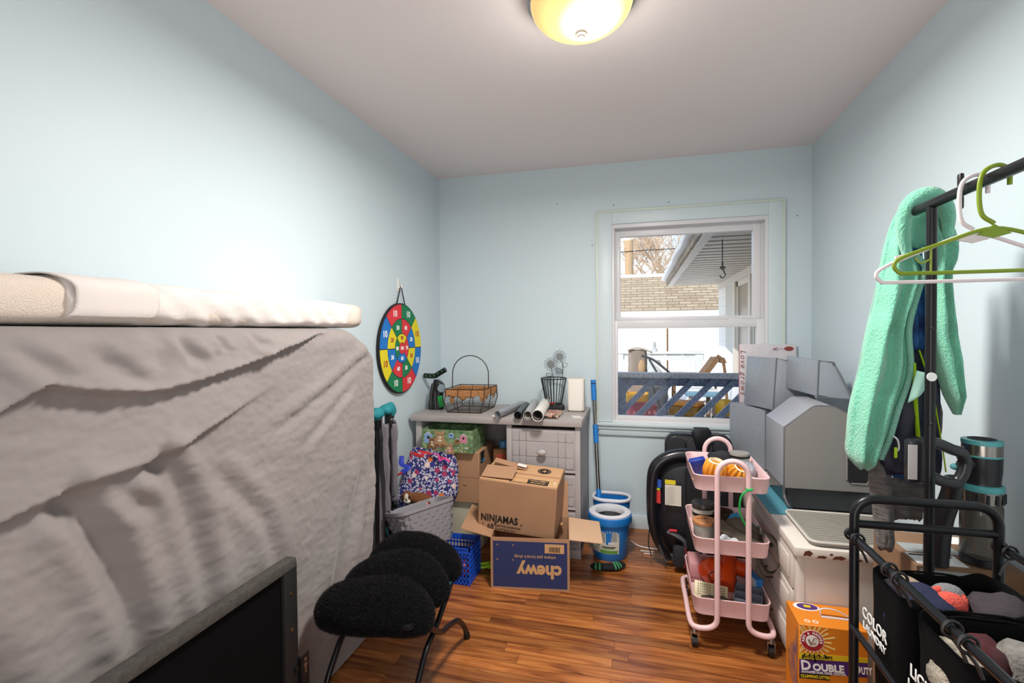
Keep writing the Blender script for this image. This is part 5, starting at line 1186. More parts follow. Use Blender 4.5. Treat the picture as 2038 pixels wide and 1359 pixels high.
q = MB(); q.box((0, 0, .035), (.135, .008, .066), bev=.002); q.obj('panel', M('cream_panel', '#D8CBA6', .5), pp)
q = MB()
for r in range(5):
    for c in range(14):
        if c == 7: continue
        q.box((0, 0, 0), (.0022, .0015, .0085), mx=T(-.052+c*.008, -.0042, .014+r*.0105) @ RY(.5 if c < 7 else -.5))
q.obj('slots', M('slot_dark', '#3C3528', .8), pp, ang=0, kind='stuff')
oz = thing('clear_organizer', 'clear plastic divided organizer tray in the cart bottom tray', 'organizer', (.448, 2.19, .142), -.25, G3)
cl = M('organizer_clear', '#8F94A4', .15, trans=.45)
q = MB(); W, D, H = .105, .135, .062
q.box2((-W/2, -D/2, 0), (W/2, -D/2+.003, H)); q.box2((-W/2, D/2-.003, 0), (W/2, D/2, H)); q.box2((-W/2, -D/2, 0), (-W/2+.003, D/2, H)); q.box2((W/2-.003, -D/2, 0), (W/2, D/2, H)); q.box2((-W/2, -.002, 0), (W/2, .002, H)); q.box2((-W/2, -D/2, 0), (W/2, D/2, .003)); q.obj('box', cl, oz, ang=0)
q = MB(); q.box((0, -.035, .018), (.09, .05, .025), bev=.006); q.obj('dark_insert', M('insert_plum', '#33202A', .6), oz)
q = MB(); q.box((0, .035, .018), (.09, .05, .03), bev=.006); q.obj('pale_insert', M('insert_grey', '#8A8C96', .6), oz)
bb_ = thing('blue_carton', 'small blue and white printed carton standing in the bottom tray', 'box', (.492, 2.30, .142), .3, G3)
q = MB(); q.box((0, 0, .045), (.032, .09, .09), bev=.001); q.obj('carton', M('carton_blue', '#2B79C2', .5), bb_)
q = MB(); q.box((-.0165, -.02, .045), (.0012, .045, .085)); q.obj('print_panel', M('carton_print', '#C9D3DC', .5, var=(80, .3)), bb_, ang=0)
px_ = thing('pink_container', 'translucent pink plastic container in the back corner of the bottom tray', 'container', (.262, 2.42, .142), 0, G3)
q = MB(); q.box((0, 0, .045), (.06, .12, .09), bev=.006); q.obj('body', M('clear_pink', '#C48E92', .3), px_)
q = MB()
for k in range(4): q.box((-.018+k*.012, -.0605, .02), (.006, .001, .006))
q.obj('vent', M('vent_dark', '#7D4B50', .6), px_, ang=0, kind='stuff')
lump('mixed_bits', 'dark mixed small items under the cream vent panel', 'clutter', (.35, 2.165, .142), (.10, .05, .014), M('bits', '#5B4F49', .6, var=(50, .5)), 2, .5, 40, G3)
# ------------------------------------------------------------------ chipped white dresser
dwm = bpy.data.materials.new('chipped_white_paint'); dwm.use_nodes = True
nt = dwm.node_tree; p = nt.nodes['Principled BSDF']; p.inputs['Roughness'].default_value = .45
tc = nt.nodes.new('ShaderNodeTexCoord'); n1 = nt.nodes.new('ShaderNodeTexNoise'); n1.inputs['Scale'].default_value = 9; n1.inputs['Detail'].default_value = 8
nt.links.new(tc.outputs['Object'], n1.inputs[0]); r1 = nt.nodes.new('ShaderNodeMapRange'); r1.inputs[1].default_value = .715; r1.inputs[2].default_value = .725
nt.links.new(n1.outputs[0], r1.inputs[0]); mx = nt.nodes.new('ShaderNodeMix'); mx.data_type = 'RGBA'; mx.inputs['A'].default_value = lin('#DAD2CB'); mx.inputs['B'].default_value = lin('#5A2A14')
nt.links.new(r1.outputs[0], mx.inputs['Factor']); nt.links.new(mx.outputs['Result'], p.inputs['Base Color'])
dwp = M('white_paint', '#D6CEC7', .45, var=(4, .04)); chip = M('bare_wood_chip', '#5C2A15', .8)
DRX, DRY, DRH = .575, 1.985, .505
dr = thing('dresser', 'low white painted dresser with chipped edges holding the litter box', 'dresser', (.79, 2.6, 0))
def L2(x, y, z): return (x-.79, y-2.6, z)
q = MB(); q.box2(L2(DRX, DRY, .03), L2(1.005, 3.262, DRH-.03)); q.box2(L2(DRX+.01, DRY+.01, 0), L2(.995, 3.25, .03)); q.obj('carcass', dwp, dr, ang=0)
q = MB(); q.box2(L2(DRX-.018, DRY-.02, DRH-.034), L2(1.008, 3.265, DRH), bev=.004); tp_ = q.obj('top', dwm, dr)
for (x, w_, z, h_) in ((.60, .032, .487, .022), (.645, .036, .478, .011), (.70, .045, .480, .015), (.675, .012, .49, .008), (.76, .03, .478, .01), (.82, .02, .482, .012)):
    q = MB(); q.prism([(-w_/2, -h_/2), (-w_*.1, -h_*.35), (w_*.2, -h_/2), (w_/2, h_*.1), (w_*.15, h_/2), (-w_*.3, h_*.3)], .0008, mx=basis(L2(x, DRY-.0204, z), (1, 0, 0), (0, 0, 1))); q.obj('paint_chip', chip, tp_, ang=0)
# corner post and drawers on the long side
q = MB(); q.box2(L2(DRX-.006, DRY-.003, .0), L2(DRX+.02, DRY+.035, DRH-.034), bev=.002); q.box2(L2(DRX-.006, 3.22, .0), L2(DRX+.02, 3.255, DRH-.034), bev=.002); q.box2(L2(DRX-.006, 2.60, .03), L2(DRX+.02, 2.63, DRH-.034), bev=.002); q.obj('face_frame', dwp, dr)
for ya, yb in ((DRY+.04, 2.595), (2.635, 3.215)):
    for za, zb in ((.045, .175), (.185, .315), (.325, .46)):
        q = MB(); q.box2(L2(DRX-.012, ya, za), L2(DRX+.01, yb, zb), bev=.003); do = q.obj('drawer', dwp, dr)
        q = MB(); q.box2(L2(DRX-.017, ya+.03, za+.025), L2(DRX-.011, yb-.03, zb-.025), bev=.004); q.obj('raised_panel', dwp, do)
        q = MB(); ym = (ya+yb)/2; zm = (za+zb)/2
        q.tube(smooth_path([L2(DRX-.016, ym-.05, zm), L2(DRX-.035, ym-.04, zm-.006), L2(DRX-.037, ym, zm-.016), L2(DRX-.035, ym+.04, zm-.006), L2(DRX-.016, ym+.05, zm)], 4), .004, 8); q.obj('bail_pull', M('dark_bronze', '#3B3229', .45, .7), do)
q = MB(); q.grid(10, 12, lambda u, v: V(.555+.10*u-.79, 2.30+.42*v-2.6, DRH+.0025+.0015*fbm(u*4, v*6))); o = q.obj('teal_cloth', M('teal_cloth', '#4E8FA0', .85, bump=(200, .3)), ang=180, solid=.002); o.location = (.79, 2.6, 0); tag(o, 'teal cloth lying under the litter box on the dresser', 'cloth')

# ------------------------------------------------------------------ hooded litter box
lb_m = M('litter_grey', '#84817E', .5, bump=(300, .05)); lb_s = M('litter_lit', '#9FA0A6', .5, bump=(300, .05)); lb_t = M('litter_trim', '#57565A', .5)  # hood grey is paler and bluer: window light put into its colour
lbx = thing('litter_box', 'grey enclosed cat litter box with peaked roof on the dresser', 'litter box', (.815, 2.43, DRH+.004))
W2, D2 = .17, .33
hs = [(-W2, .075), (-W2, .35)] + arc(-.015-.02, .405, .045, 2.2, 1.57, 4) + arc(.015, .405, .045, 1.57, .95, 4) + [(W2, .37), (W2, .075)]
# front panel with an entry hole on the far side
fp_ = MB(); hole = [(.075, .13), (.075, .27), (.10, .305), (.16, .305), (.16, .13), (.15, .115), (.09, .115)]
fp_.prism(hs, .012, mx=basis((0, .006, 0), (1, 0, 0), (0, 0, 1))); fo = fp_.obj('front_panel', lb_m, lbx, ang=0)
q = MB(); q.prism(hole, .003, mx=basis((0, -.006, 0), (1, 0, 0), (0, 0, 1))); q.obj('entry_hole', M('entry_dark', '#0D0D0E', .6), fo, ang=0)
q = MB(); q.tube([(x, -.0085, z) for x, z in hole], .004, 6, closed=True); q.obj('entry_rim', lb_m, fo)
q = MB(); q.prism([(x*.998, z) for x, z in hs], D2-.008, mx=basis((0, D2, 0), (1, 0, 0), (0, 0, 1)), bev=.006); q.obj('hood', lb_s, lbx, ang=35)
q = MB(); q.tube([(x, -.002, z) for x, z in hs[:-0 or None]], .0045, 6); q.obj('trim', lb_t, lbx)
q = MB(); q.loft([[(x, y, z) for x, y in ((-W2+.006, -.01+dy), (W2-.006, -.01+dy), (W2-.006, D2-.01), (-W2+.006, D2-.01))] for z, dy in ((0, -.085), (.02, -.085), (.078, .0))]); q.obj('tray', M('tray_black', '#121214', .2), lbx, ang=30)
q = MB(); q.tube(smooth_path([(-W2, .0, .09), (-W2, -.004, .04), (-W2+.005, -.05, .012), (-W2+.03, -.088, .006)], 5), .007, 8); q.obj('side_bracket', lb_t, lbx)
mt2 = thing('litter_mat', 'beige ridged litter ramp mat on the dresser in front of the litter box', 'mat', (.80, 2.16, DRH+.004))
q = MB(); q.prism(rrect(.37, .33, .03), .012, mx=T(-.0, -.01, 0), bev=.004); q.obj('base', M('mat_beige', '#948F87', .6), mt2)
for k in range(17):
    q = MB(); q.box((0, -.155+k*.018, .0135), (.34, .008, .005), bev=.0015, seg=1); q.obj('ridge', MATS['mat_beige'], mt2)
q = MB(); q.tube([(x, y-.01, .014) for x, y in rrect(.37, .33, .03)], .005, 6, closed=True); q.obj('edge', M('mat_edge', '#C9C4BC', .5), mt2)

# ------------------------------------------------------------------ foam blocks and sign
foam_s = M('foam_light', '#9298A1', .35, bump=(25, .3)); 
z0 = DRH+.004
fo1 = MB(); fo1.prism([(.70, 2.98), (.985, 2.98), (.985, 3.262), (.565, 3.262), (.55, 3.21)], .345, mx=T(0, 0, z0), bev=.008); o = fo1.obj('foam_block', foam_s); tag(o, 'grey vinyl foam block on the dresser under the cut corner foam cushion', 'foam block', 'grey vinyl foam cushions')
seam = M('foam_seam', '#6E7075', .5)
q = MB(); q.tube([(.697, 2.978, z0+.01), (.697, 2.978, z0+.34)], .006, 6); so = q.obj('seam', seam, o)
def wedge(prof, Y, dv, lbl, lean):
    q = MB(); A_ = [V(x, Y, z) for x, z in prof]; B_ = [a + V(*dv) for a in A_]
    q.loft([A_, B_]); es = list(q.b.edges)
    bmesh.ops.bevel(q.b, geom=es, offset=.008, segments=2, affect='EDGES', profile=.5)
    o = q.obj('foam_cushion', foam_s, ang=40); tag(o, lbl, 'foam cushion', 'grey vinyl foam cushions')
    s_ = MB(); s_.tube([a+V(0, -.002, 0) for a in A_], .0035, 6, closed=True); s_.obj('piping', seam, o)
wedge([(.729, 1.148), (.81, 1.124), (.925, .912), (.925, .868), (.712, .861)], 2.90, (-.10, .24, .0), 'grey vinyl foam cushion with a cut corner beside the white sign', 0)
wedge([(.848, 1.15), (.912, 1.142), (1.0, .95), (1.0, .97), (.84, .975)][:3] + [(.995, .965), (.842, .975)], 2.64, (-.07, .27, .01), 'grey vinyl foam cushion resting over the litter box roof', 0)
sg = thing('painted_sign', 'white painted wooden sign lettered in red behind the foam cushions', 'sign', (.77, 3.25, z0)); sg.rotation_euler = (-.02, 0, 0)
q = MB(); q.box2((-.158, -.006, .345), (.158, .006, .702), bev=.001); q.obj('board', M('sign_white', '#D2CDD2', .5, var=(20, .06)), sg)
q = MB(); q.box2((-.1595, -.0065, .345), (-.156, .0065, .702)); q.obj('pink_edge', M('sign_pink', '#C98A93', .5), sg, ang=0)
rdi = M('sign_red', '#8A3B32', .6)
text('Love grows', .045, rdi, sg, basis((-.137, -.0066, .53), (0, 0, -1), (1, 0, 0)), sx=1.0, shear=.25, spacing=1.3, name='lettering')
q = MB(); q.lathe([(1, 0), (1, .001), (0, .001)], 18, mx=basis((.118, -.006, .675), (1, 0, 0), (0, 0, 1)) @ Matrix.Diagonal((.026, .014, 1, 1))); q.obj('painted_heart', rdi, sg, ang=0)
q = MB(); q.tube([(.03, -.007, .672), (.055, -.007, .682)], .0016, 4); q.tube([(.03, -.007, .672), (.055, -.007, .664)], .0016, 4); q.tube([(.03, -.007, .672), (.092, -.007, .675)], .0012, 4); q.obj('painted_arrow', rdi, sg)

# ------------------------------------------------------------------ orange litter carton
ah = thing('litter_carton', 'orange cat litter carton with purple band and red round emblem', 'carton', (.635, 1.905, 0))
oc = M('carton_orange', '#E08318', .5); W, D, H = .205, .15, .298
q = MB(); q.box2((-W/2, -D/2, 0), (W/2, D/2, H), bev=.002, seg=1); q.obj('carton', oc, ah)
F2 = lambda x, z, d=.0008: basis((x, -D/2-d, z), (1, 0, 0), (0, 0, 1))
yel = M('carton_yellow', '#DCC21C', .5); pur = M('carton_purple', '#4A2370', .5); gold = M('carton_ray', '#EEDB8F', .5); red_e = M('emblem_red', '#A8202C', .5)
def face_poly(pts, mat, d=.0, nm='print_panel', par=ah): q = MB(); q.prism(pts, .0006, mx=F2(0, 0, d)); return q.obj(nm, mat, par, ang=0)
cxe, cze = -.063, .246
for k in range(22):
    a = 2*PI*k/22; r1, w_ = .058+.014*(k % 2), .0028
    pts = [(cxe+.030*math.cos(a)-w_*.5*math.sin(a), cze+.030*math.sin(a)+w_*.5*math.cos(a)), (cxe+.030*math.cos(a)+w_*.5*math.sin(a), cze+.030*math.sin(a)-w_*.5*math.cos(a)), (cxe+r1*math.cos(a)+w_*math.sin(a), cze+r1*math.sin(a)-w_*math.cos(a)), (cxe+r1*math.cos(a)-w_*math.sin(a), cze+r1*math.sin(a)+w_*math.cos(a))]
    pts = [(max(-W/2+.002, min(W/2-.002, x)), min(H-.004, z)) for x, z in pts]
    if (Vector(pts[0])-Vector(pts[1])).length > .001 and (Vector(pts[3])-Vector(pts[0])).length > .004: face_poly(list(reversed(pts)), gold, nm='sun_ray')
q = MB(); q.lathe([(.036, 0), (.036, .0008), (0, .0008)], 36, mx=F2(cxe, cze, .0004)); em = q.obj('emblem', wt, ah, ang=0)
q = MB(); q.lathe([(.0345, 0), (.0345, .0008), (0, .0008)], 36, mx=F2(cxe, cze, .0012)); q.obj('emblem_ring', red_e, em, ang=0)
q = MB(); q.lathe([(.0195, 0), (.0195, .0008), (0, .0008)], 36, mx=F2(cxe, cze, .002)); q.obj('emblem_field', wt, em, ang=0)
q = MB(); q.tube([(cxe-.012, -D/2-.003, cze+.006), (cxe-.004, -D/2-.003, cze-.012), (cxe+.010, -D/2-.003, cze-.006)], .0035, 6); q.tube([(cxe-.004, -D/2-.003, cze-.012), (cxe+.006, -D/2-.003, cze+.012), (cxe+.014, -D/2-.003, cze+.01)], .002, 6); q.obj('emblem_mark', M('emblem_flesh', '#8C6F5C', .6), em)
for i, chx in enumerate('ARM & HAMMER'):
    a = PI*1.03 - i*(PI*1.06)/11
    text(chx, .0105, wt, em, F2(cxe+.0268*math.cos(a), cze+.0268*math.sin(a), .0022) @ RZ(a-PI/2), ext=.0003, bold=.0004, name='emblem_letter')
face_poly([(-W/2+.001, .178), (W/2-.001, .195), (W/2-.001, .212), (-W/2+.001, .199)][::1], yel)
face_poly([(-W/2+.001, .130), (W/2-.001, .147), (W/2-.001, .196), (-W/2+.001, .178)], pur)
face_poly([(-W/2+.001, .112), (-.01, .118), (-.008, .137), (-W/2+.001, .130)], M('carton_black', '#1E1A12', .5), .0004)
tl_ = lambda x, z: F2(x, z, .0014) @ RZ(.075)
text('HARD CLUMPS', .0145, ink, ah, tl_(-.048, .1925), bold=.0002, sx=.95); text('For Easy Scooping', .008, ink, ah, tl_(-.057, .182), sx=.95)
text('D', .044, wt, ah, tl_(-.082, .158), bold=.0012, sx=.95); text('OUBLE', .032, wt, ah, tl_(-.014, .159), bold=.0012, sx=.95); text('D', .044, wt, ah, tl_(.068, .168), bold=.0012, sx=.82); text('UTY', .032, wt, ah, tl_(.098, .167), bold=.001, sx=.5)
text('ADVANCED DUAL ODOR CONTROL', .0098, wt, ah, tl_(-.028, .141), bold=.0002, sx=.82); text('CLUMPING LITTER', .0125, yel, ah, tl_(-.053, .124), bold=.0005, sx=.85)
q = MB(); q.lathe([(1, 0), (1, .0008), (0, .0008)], 28, mx=T(-.045, .045, H) @ Matrix.Diagonal((.042, .026, 1, 1))); q.obj('top_badge', wt, ah, ang=0)
q = MB(); q.lathe([(1, 0), (1, .0008), (0, .0008)], 28, mx=T(-.042, .045, H+.0008) @ Matrix.Diagonal((.034, .021, 1, 1))); q.obj('top_badge_inner', pur, ah, ang=0)
q = MB(); q.box((-.042, .046, H+.002), (.022, .016, .0006)); q.obj('top_badge_print', yel, ah, ang=0)
q = MB(); q.tube(smooth_path([(-.015, -.005, H+.002), (-.012, .0, H+.022), (.03, .0, H+.024), (.075, .0, H+.004)], 5), .005, 8, flat=.4); q.obj('carry_handle', M('handle_white', '#CFCFD6', .4), ah)
q = MB(); q.box((.03, -.012, H+.0012), (.09, .01, .002)); q.obj('handle_slot', MATS['handle_white'], ah, ang=0)
for x in (-.07, -.045):
    q = MB(); q.lathe([(.009, 0), (.009, .0006), (.006, .0006), (.006, 0)], 18, mx=T(x, -.05, H)); q.obj('top_icon', wt, ah, ang=0)
q = MB(); q.grid(6, 10, lambda u, v: V(-W/2-.0008, -.06+u*.12*(.5+.4*math.sin(v*5)), .05+v*.22)); q.obj('side_print', M('side_cat', '#6B4A6E', .6, var=(30, .6, '#C9822F')), ah, ang=180)
# ------------------------------------------------------------------ things on the deck outside
DKZ = -.035
def tub(name, lbl, cat, loc, w_, d, h, mat, rz=0, taper=.85, grp=None, rimm=None):
    t = thing(name, lbl, cat, loc, rz, grp)
    rg = lambda s_, z: [(x*s_, y*s_, z) for x, y in rrect(w_, d, min(w_, d)*.18)]
    q = MB(); q.loft([rg(taper, 0), rg(1, h), rg(1.04, h), rg(1.04, h+.015), rg(.95, h+.015), rg(taper*.93, .02)]); q.obj('body', mat, t)
    q = MB()
    for k in range(5): q.box((-.36*w_+k*w_*.18, -d*.485-.002, h*.8), (w_*.1, .008, h*.12))
    q.obj('slots', rimm or mat, t, ang=0, kind='stuff'); return t
tub('toy_bin', 'red plastic toy bin on the deck behind the railing post', 'toy bin', (.05, 6.6, DKZ), .36, .34, .36, M('bin_red', '#B23A50', .5), .25, rimm=M('bin_red_dark', '#E8868F', .5))
tub('toy_tub', 'yellow plastic tub standing behind the red toy bin', 'tub', (.0, 6.95, DKZ), .30, .26, .46, M('tub_yellow', '#DDA52A', .5))
tk = tub('toy_wagon', 'orange brown toy wagon body on the snowy deck', 'toy wagon', (.62, 6.6, DKZ), .40, .34, .36, M('wagon_brown', '#9A7238', .6, var=(14, .3)), -.35)
q = MB(); q.box((0, 0, .40), (.36, .30, .05), bev=.01); q.obj('orange_panel', M('wagon_orange', '#D98B2E', .5), tk)
ex_ = thing('toy_excavator', 'yellow toy excavator on the deck partly behind the foam', 'toy', (1.04, 6.35, DKZ), .4)
ym = M('toy_yellow', '#E0A81F', .45)
q = MB(); q.box((0, 0, .40), (.16, .2, .18), bev=.02); q.obj('cab', ym, ex_); q = MB(); q.tube([(-.05, -.06, .36), (-.16, -.1, .24), (-.1, -.14, .12)], .025, 8); q.obj('boom', ym, ex_)
q = MB(); q.box((-.08, -.15, .1), (.16, .08, .07), bev=.01, mx=None); q.obj('scoop', ym, ex_); q = MB(); q.box((0, 0, .14), (.22, .3, .28), bev=.03); q.obj('tracks', black_m, ex_)
tb_ = thing('kids_table', 'small pale blue kids table dusted with snow on the deck', 'table', (.86, 7.1, DKZ))
q = MB(); q.prism([(-.22, -.16), (.22, -.16), (.22, .1), (.14, .2), (-.14, .2), (-.22, .1)], .07, mx=T(0, 0, .44), bev=.01); q.obj('tabletop', M('table_blue', '#7FA9C4', .5), tb_)
q = MB(); q.prism([(-.2, -.14), (.2, -.14), (.2, .08), (.13, .18), (-.13, .18), (-.2, .08)], .02, mx=T(0, 0, .51), bev=.008); q.obj('snow_layer', snow_m, tb_)
for x, y in ((-.15, -.1), (.15, -.1), (-.1, .12), (.1, .12)):
    q = MB(); q.cyl((x, y, 0), (x, y, .44), .03, n=10); q.obj('leg', M('table_leg', '#B9A68F', .6), tb_)
# covered chair
tc_ = thing('tarp_covered_chair', 'patio chair under a weathered tan cover behind the railing', 'chair', (.01, 7.25, DKZ))
tarp = M('tarp_tan', '#8E8074', .9, var=(6, .35))
q = MB()
def tarp_fn(u, v):
    a = 2*PI*u; c, s_ = math.cos(a), math.sin(a); k = 1-.22*v
    return V(.16*math.copysign(abs(c)**.5, c)*k+.015*fbm(u*7, v*4), .17*math.copysign(abs(s_)**.5, s_)*k, 1.06*v)
q.grid(40, 16, tarp_fn, cu=True); q.obj('cover', tarp, tc_, ang=180)
q = MB(); q.grid(8, 8, lambda u, v: V(-.14+.34*u, -.16+.32*v, 1.055+.03*math.sin(u*4)-.04*max(0, u-.75))); q.obj('cover_top', M('tarp_light', '#B7A78F', .9, var=(8, .2)), tc_, ang=180, solid=.012)
q = MB(); q.sph((.06, -.18, .83), (.05, .02, .10), 12); q.obj('leather_patch', M('tarp_patch', '#B9986F', .8), tc_)
# wicker lounge chair
wl = thing('wicker_lounger', 'brown woven lounge chair with raised back on the deck', 'lounge chair', (.86, 7.75, DKZ))
wk = M('wicker_brown', '#8A6A4C', .8, var=(50, .5), bump=(80, .8))
q = MB(); q.box((-.16, 0, .66), (.40, .45, .06), bev=.02); q.obj('seat', wk, wl)
q = MB(); q.loft([[(x+dx, y, z) for x, y in ((-.03, -.22), (.05, -.22), (.05, .22), (-.03, .22))] for dx, z in ((.06, .64), (.13, .74), (.2, .84), (.26, .93), (.31, .93), (.34, .86))]); q.obj('backrest', wk, wl, ang=60)
q = MB(); q.tube(smooth_path([(.26, -.23, .97), (.33, -.23, .9), (.36, -.23, .75), (.38, -.23, .5), (.40, -.23, .0)], 5), .02, 8); q.obj('rear_leg', wk, wl)
for x, y in ((-.32, -.18), (-.32, .18), (.3, .18)):
    q = MB(); q.cyl((x, y, 0), (x, y, .64), .018, n=8); q.obj('leg', wk, wl)
# dark sled arm and poles
sl_ = thing('patio_umbrella_base', 'dark curved metal legs leaning on the deck near the tarp covered chair', 'metal frame', (.22, 6.4, DKZ))
q = MB(); q.tube(smooth_path([(.12, -.2, 0), (.09, -.2, .2), (.05, -.2, .42), (-.02, -.2, .62), (-.1, -.1, .8)], 6), .022, 8, flat=.6); q.obj('curved_leg', M('frame_dark', '#3B3A40', .5), sl_)
q = MB(); q.tube(smooth_path([(-.16, .4, 1.0), (-.02, .4, .95), (.1, .4, .86), (.24, .4, .74)], 6), .016, 8); q.obj('arm', MATS['frame_dark'], sl_)
q = MB(); q.tube([(-.06, .42, .95), (.06, .42, .74)], .014, 8); q.obj('brace', MATS['frame_dark'], sl_)
bx_ = thing('deck_box', 'grey plastic deck box behind the toys', 'storage box', (.12, 8.2, DKZ))
q = MB(); q.box((0, 0, .22), (.7, .45, .44), bev=.02); q.obj('body', M('deck_box_grey', '#8D9098', .6), bx_); q = MB(); q.box((0, 0, .46), (.74, .49, .05), bev=.015); q.obj('lid', M('deck_box_lid', '#A9A9AC', .6), bx_)
gl_ = thing('covered_grill', 'small black covered grill beyond the railing post', 'grill', (-.02, 7.6, DKZ))
q = MB(); q.box((0, 0, .5), (.30, .26, .28), bev=.06); q.obj('lid', black_m, gl_); q = MB(); q.box((0, 0, .2), (.2, .2, .4)); q.obj('stand', black_m, gl_)
wb = thing('toy_truck', 'white and red toy truck on the deck between bin and wagon', 'toy truck', (.40, 6.3, DKZ), .3)
q = MB(); q.box((0, 0, .2), (.17, .1, .1), bev=.012); q.obj('body', M('truck_red', '#B5384A', .5), wb); q = MB(); q.box((0, 0, .26), (.17, .1, .04), bev=.008); q.obj('roof', wt, wb); q = MB(); q.box((0, 0, .075), (.15, .09, .15)); q.obj('stand', white_m, wb)
pt_ = thing('black_toy_cart', 'dark wheeled toy cart beside the wagon on the deck', 'toy cart', (.82, 5.95, DKZ), -.3)
q = MB(); q.box((0, 0, .24), (.3, .2, .12), bev=.03); q.obj('body', M('cart_black', '#26242A', .6), pt_)
for x in (-.1, .1):
    q = MB(); q.cyl((x, -.12, .1), (x, .12, .1), .1, n=18); q.obj('wheel', black_m, pt_)
# ------------------------------------------------------------------ garment rack
RXX = .72; PY, PZ = 1.457, 1.613
rk = thing('garment_rack', 'black metal garment rack standing along the wall over the laundry sorter', 'garment rack', (RXX, 1.0, 0))
q = MB(); q.tube([(0, .525, PZ), (0, -.55, PZ)], .0125, 14); q.obj('hanging_bar', M('rack_black', '#202023', .3, .5), rk)
for y in (PY-1.0, -.5):
    q = MB(); q.tube([(0, y, .03), (0, y, PZ)], .0115, 14); po = q.obj('pole', MATS['rack_black'], rk)
    q = MB(); q.tube([(-.17, y, .02), (.17, y, .02)], .0115, 12); q.obj('foot', MATS['rack_black'], rk)
    q = MB(); q.lathe([(0, 0), (.011, 0), (.011, .002), (0, .002)], 18, mx=T(-.003, y-.0115, 1.178) @ RX(PI/2)); st_ = q.obj('sticker', wt, po)
    for z in (1.30, 1.06):
        q = MB(); q.sph((-.003, y-.0115, z), .0035, 8); q.obj('screw', black_m, po)
for dz in (.026, -.026):
    q = MB(); q.box((0, .345, PZ+dz), (.01, .014, .03), bev=.004); q.obj('clip', black_m, rk)
q = MB(); q.sph((0, .53, PZ), .0135, 10); q.obj('end_cap', black_m, rk)
# hangers
def hanger(name, lbl, Y, mat, w_, drop, hookmat, notch):
    h = thing(name, lbl, 'hanger', (RXX, Y, PZ+.012), group='plastic hangers on the rack bar')
    zt = -.118; ze = zt-drop
    q = MB(); q.tube(smooth_path([(.0, 0, zt+.01), (-.022, 0, zt+.032), (-.026, 0, zt+.085), (-.018, 0, .0), (.006, 0, .012), (.024, 0, .0), (.026, 0, -.03)], 7), .0045, 10); q.obj('hook', hookmat, h)
    pts = [(0, 0, zt), (w_*.5, 0, zt-drop*.42), (w_*.92, 0, ze+.008), (w_, 0, ze-.010), (w_*.94, 0, ze-.026)]
    bot = ze-.027
    ring = [(-x, y, z) for x, y, z in reversed(pts)] + pts[1:]
    q = MB(); P_ = smooth_path(ring, 6); q.tube(P_ + [V(w_*.5, 0, bot), V(-w_*.5, 0, bot)], .0042, 10, closed=True); q.obj('body', mat, h)
    for sx in (-1, 1):
        q = MB()
        if notch: q.tube([(sx*w_*.62, 0, zt-drop*.55), (sx*w_*.62, 0, bot)], .002, 6); q.tube(smooth_path([(sx*w_*.62, 0, bot+.03), (sx*w_*.72, 0, bot+.022), (sx*w_*.78, 0, bot+.034)], 4), .002, 6); q.obj('strap_hook', mat, h)
        else: q.tube(smooth_path([(sx*w_*.52, 0, zt-drop*.40), (sx*w_*.66, 0, zt-drop*.52), (sx*w_*.80, 0, zt-drop*.60)], 4), .004, 6); q.obj('shoulder_notch', mat, h)
    q = MB(); q.prism([(-.03, zt-.012), (0, zt+.008), (.03, zt-.012), (0, zt-.02)], .006, mx=basis((0, .003, 0), (1, 0, 0), (0, 0, 1)), bev=.001); q.obj('neck_web', mat, h)
    return h
olv = M('hanger_green', '#7C931F', .35); whm = M('hanger_white', '#E6DADF', .35)
hanger('plastic_hanger', 'olive green plastic hanger on the rack bar', 1.235, olv, .178, .062, olv, True)
hanger('plastic_hanger', 'white plastic hanger just behind the green hanger', 1.30, whm, .185, .075, whm, False)
# ------------------------------------------------------------------ clothes on the rack end
def drape(levels, Y, depth, mat, parent, nm, waves=3, amp=.35, seed=0, N=48, sub=5):
    """closed hanging cloth: levels = (x0, x1, z) from top to bottom; folds run down it"""
    P_ = smooth_path([(a, b, z) for a, b, z in levels], sub); rings = []
    for i, p_ in enumerate(P_):
        t = i/(len(P_)-1); x0, x1, z = p_; w_ = (x1-x0); k = min(1, .35+t*1.6)*min(1, .25+(1-t)*9)
        ring = []
        for j in range(N):
            a = 2*PI*j/N; c, s_ = math.cos(a), math.sin(a)
            u = .5+.5*math.copysign(abs(c)**.8, c)
            y = -depth/2*math.copysign(abs(s_)**.7, s_)*k
            f_ = amp*depth*math.sin(u*waves*2*PI+seed+1.2*fbm(u*2, t*2, seed)) * k + .006*fbm(u*7, t*9, seed+4)
            ring.append((x0+w_*u - RXX, Y-1.0-0 + y + (f_ if s_ > 0 else f_*.4), z + .012*fbm(u*4, seed, t)*t))
        rings.append(ring)
    q = MB(); q.loft(rings, mx=T(RXX, 1.0, 0)); return q.obj(nm, mat, parent, ang=180)
mint = M('mint_fleece', '#74C2A6', .95, var=(22, .10), bump=(160, .7), sheen=.5)
rb = thing('fleece_robe', 'mint green fleece hooded robe hanging from the rack end', 'robe', (0, 0, 0))
drape([(.728, .80, 1.648), (.705, .765, 1.60), (.688, .752, 1.527), (.674, .775, 1.44), (.666, .757, 1.378), (.648, .735, 1.291), (.628, .740, 1.176), (.606, .712, 1.073), (.600, .692, .994), (.600, .669, .933), (.622, .655, .897)], 1.62, .085, mint, rb, 'front_panel', 2.3, .2, .9, N=72)
drape([(.762, .80, 1.630), (.768, .822, 1.585), (.772, .836, 1.54), (.776, .832, 1.49), (.778, .815, 1.445), (.780, .820, 1.377), (.781, .829, 1.291), (.794, .841, 1.211), (.816, .846, 1.131), (.838, .852, 1.065)], 1.585, .07, mint, rb, 'side_panel', 1.6, .22, 2.0)
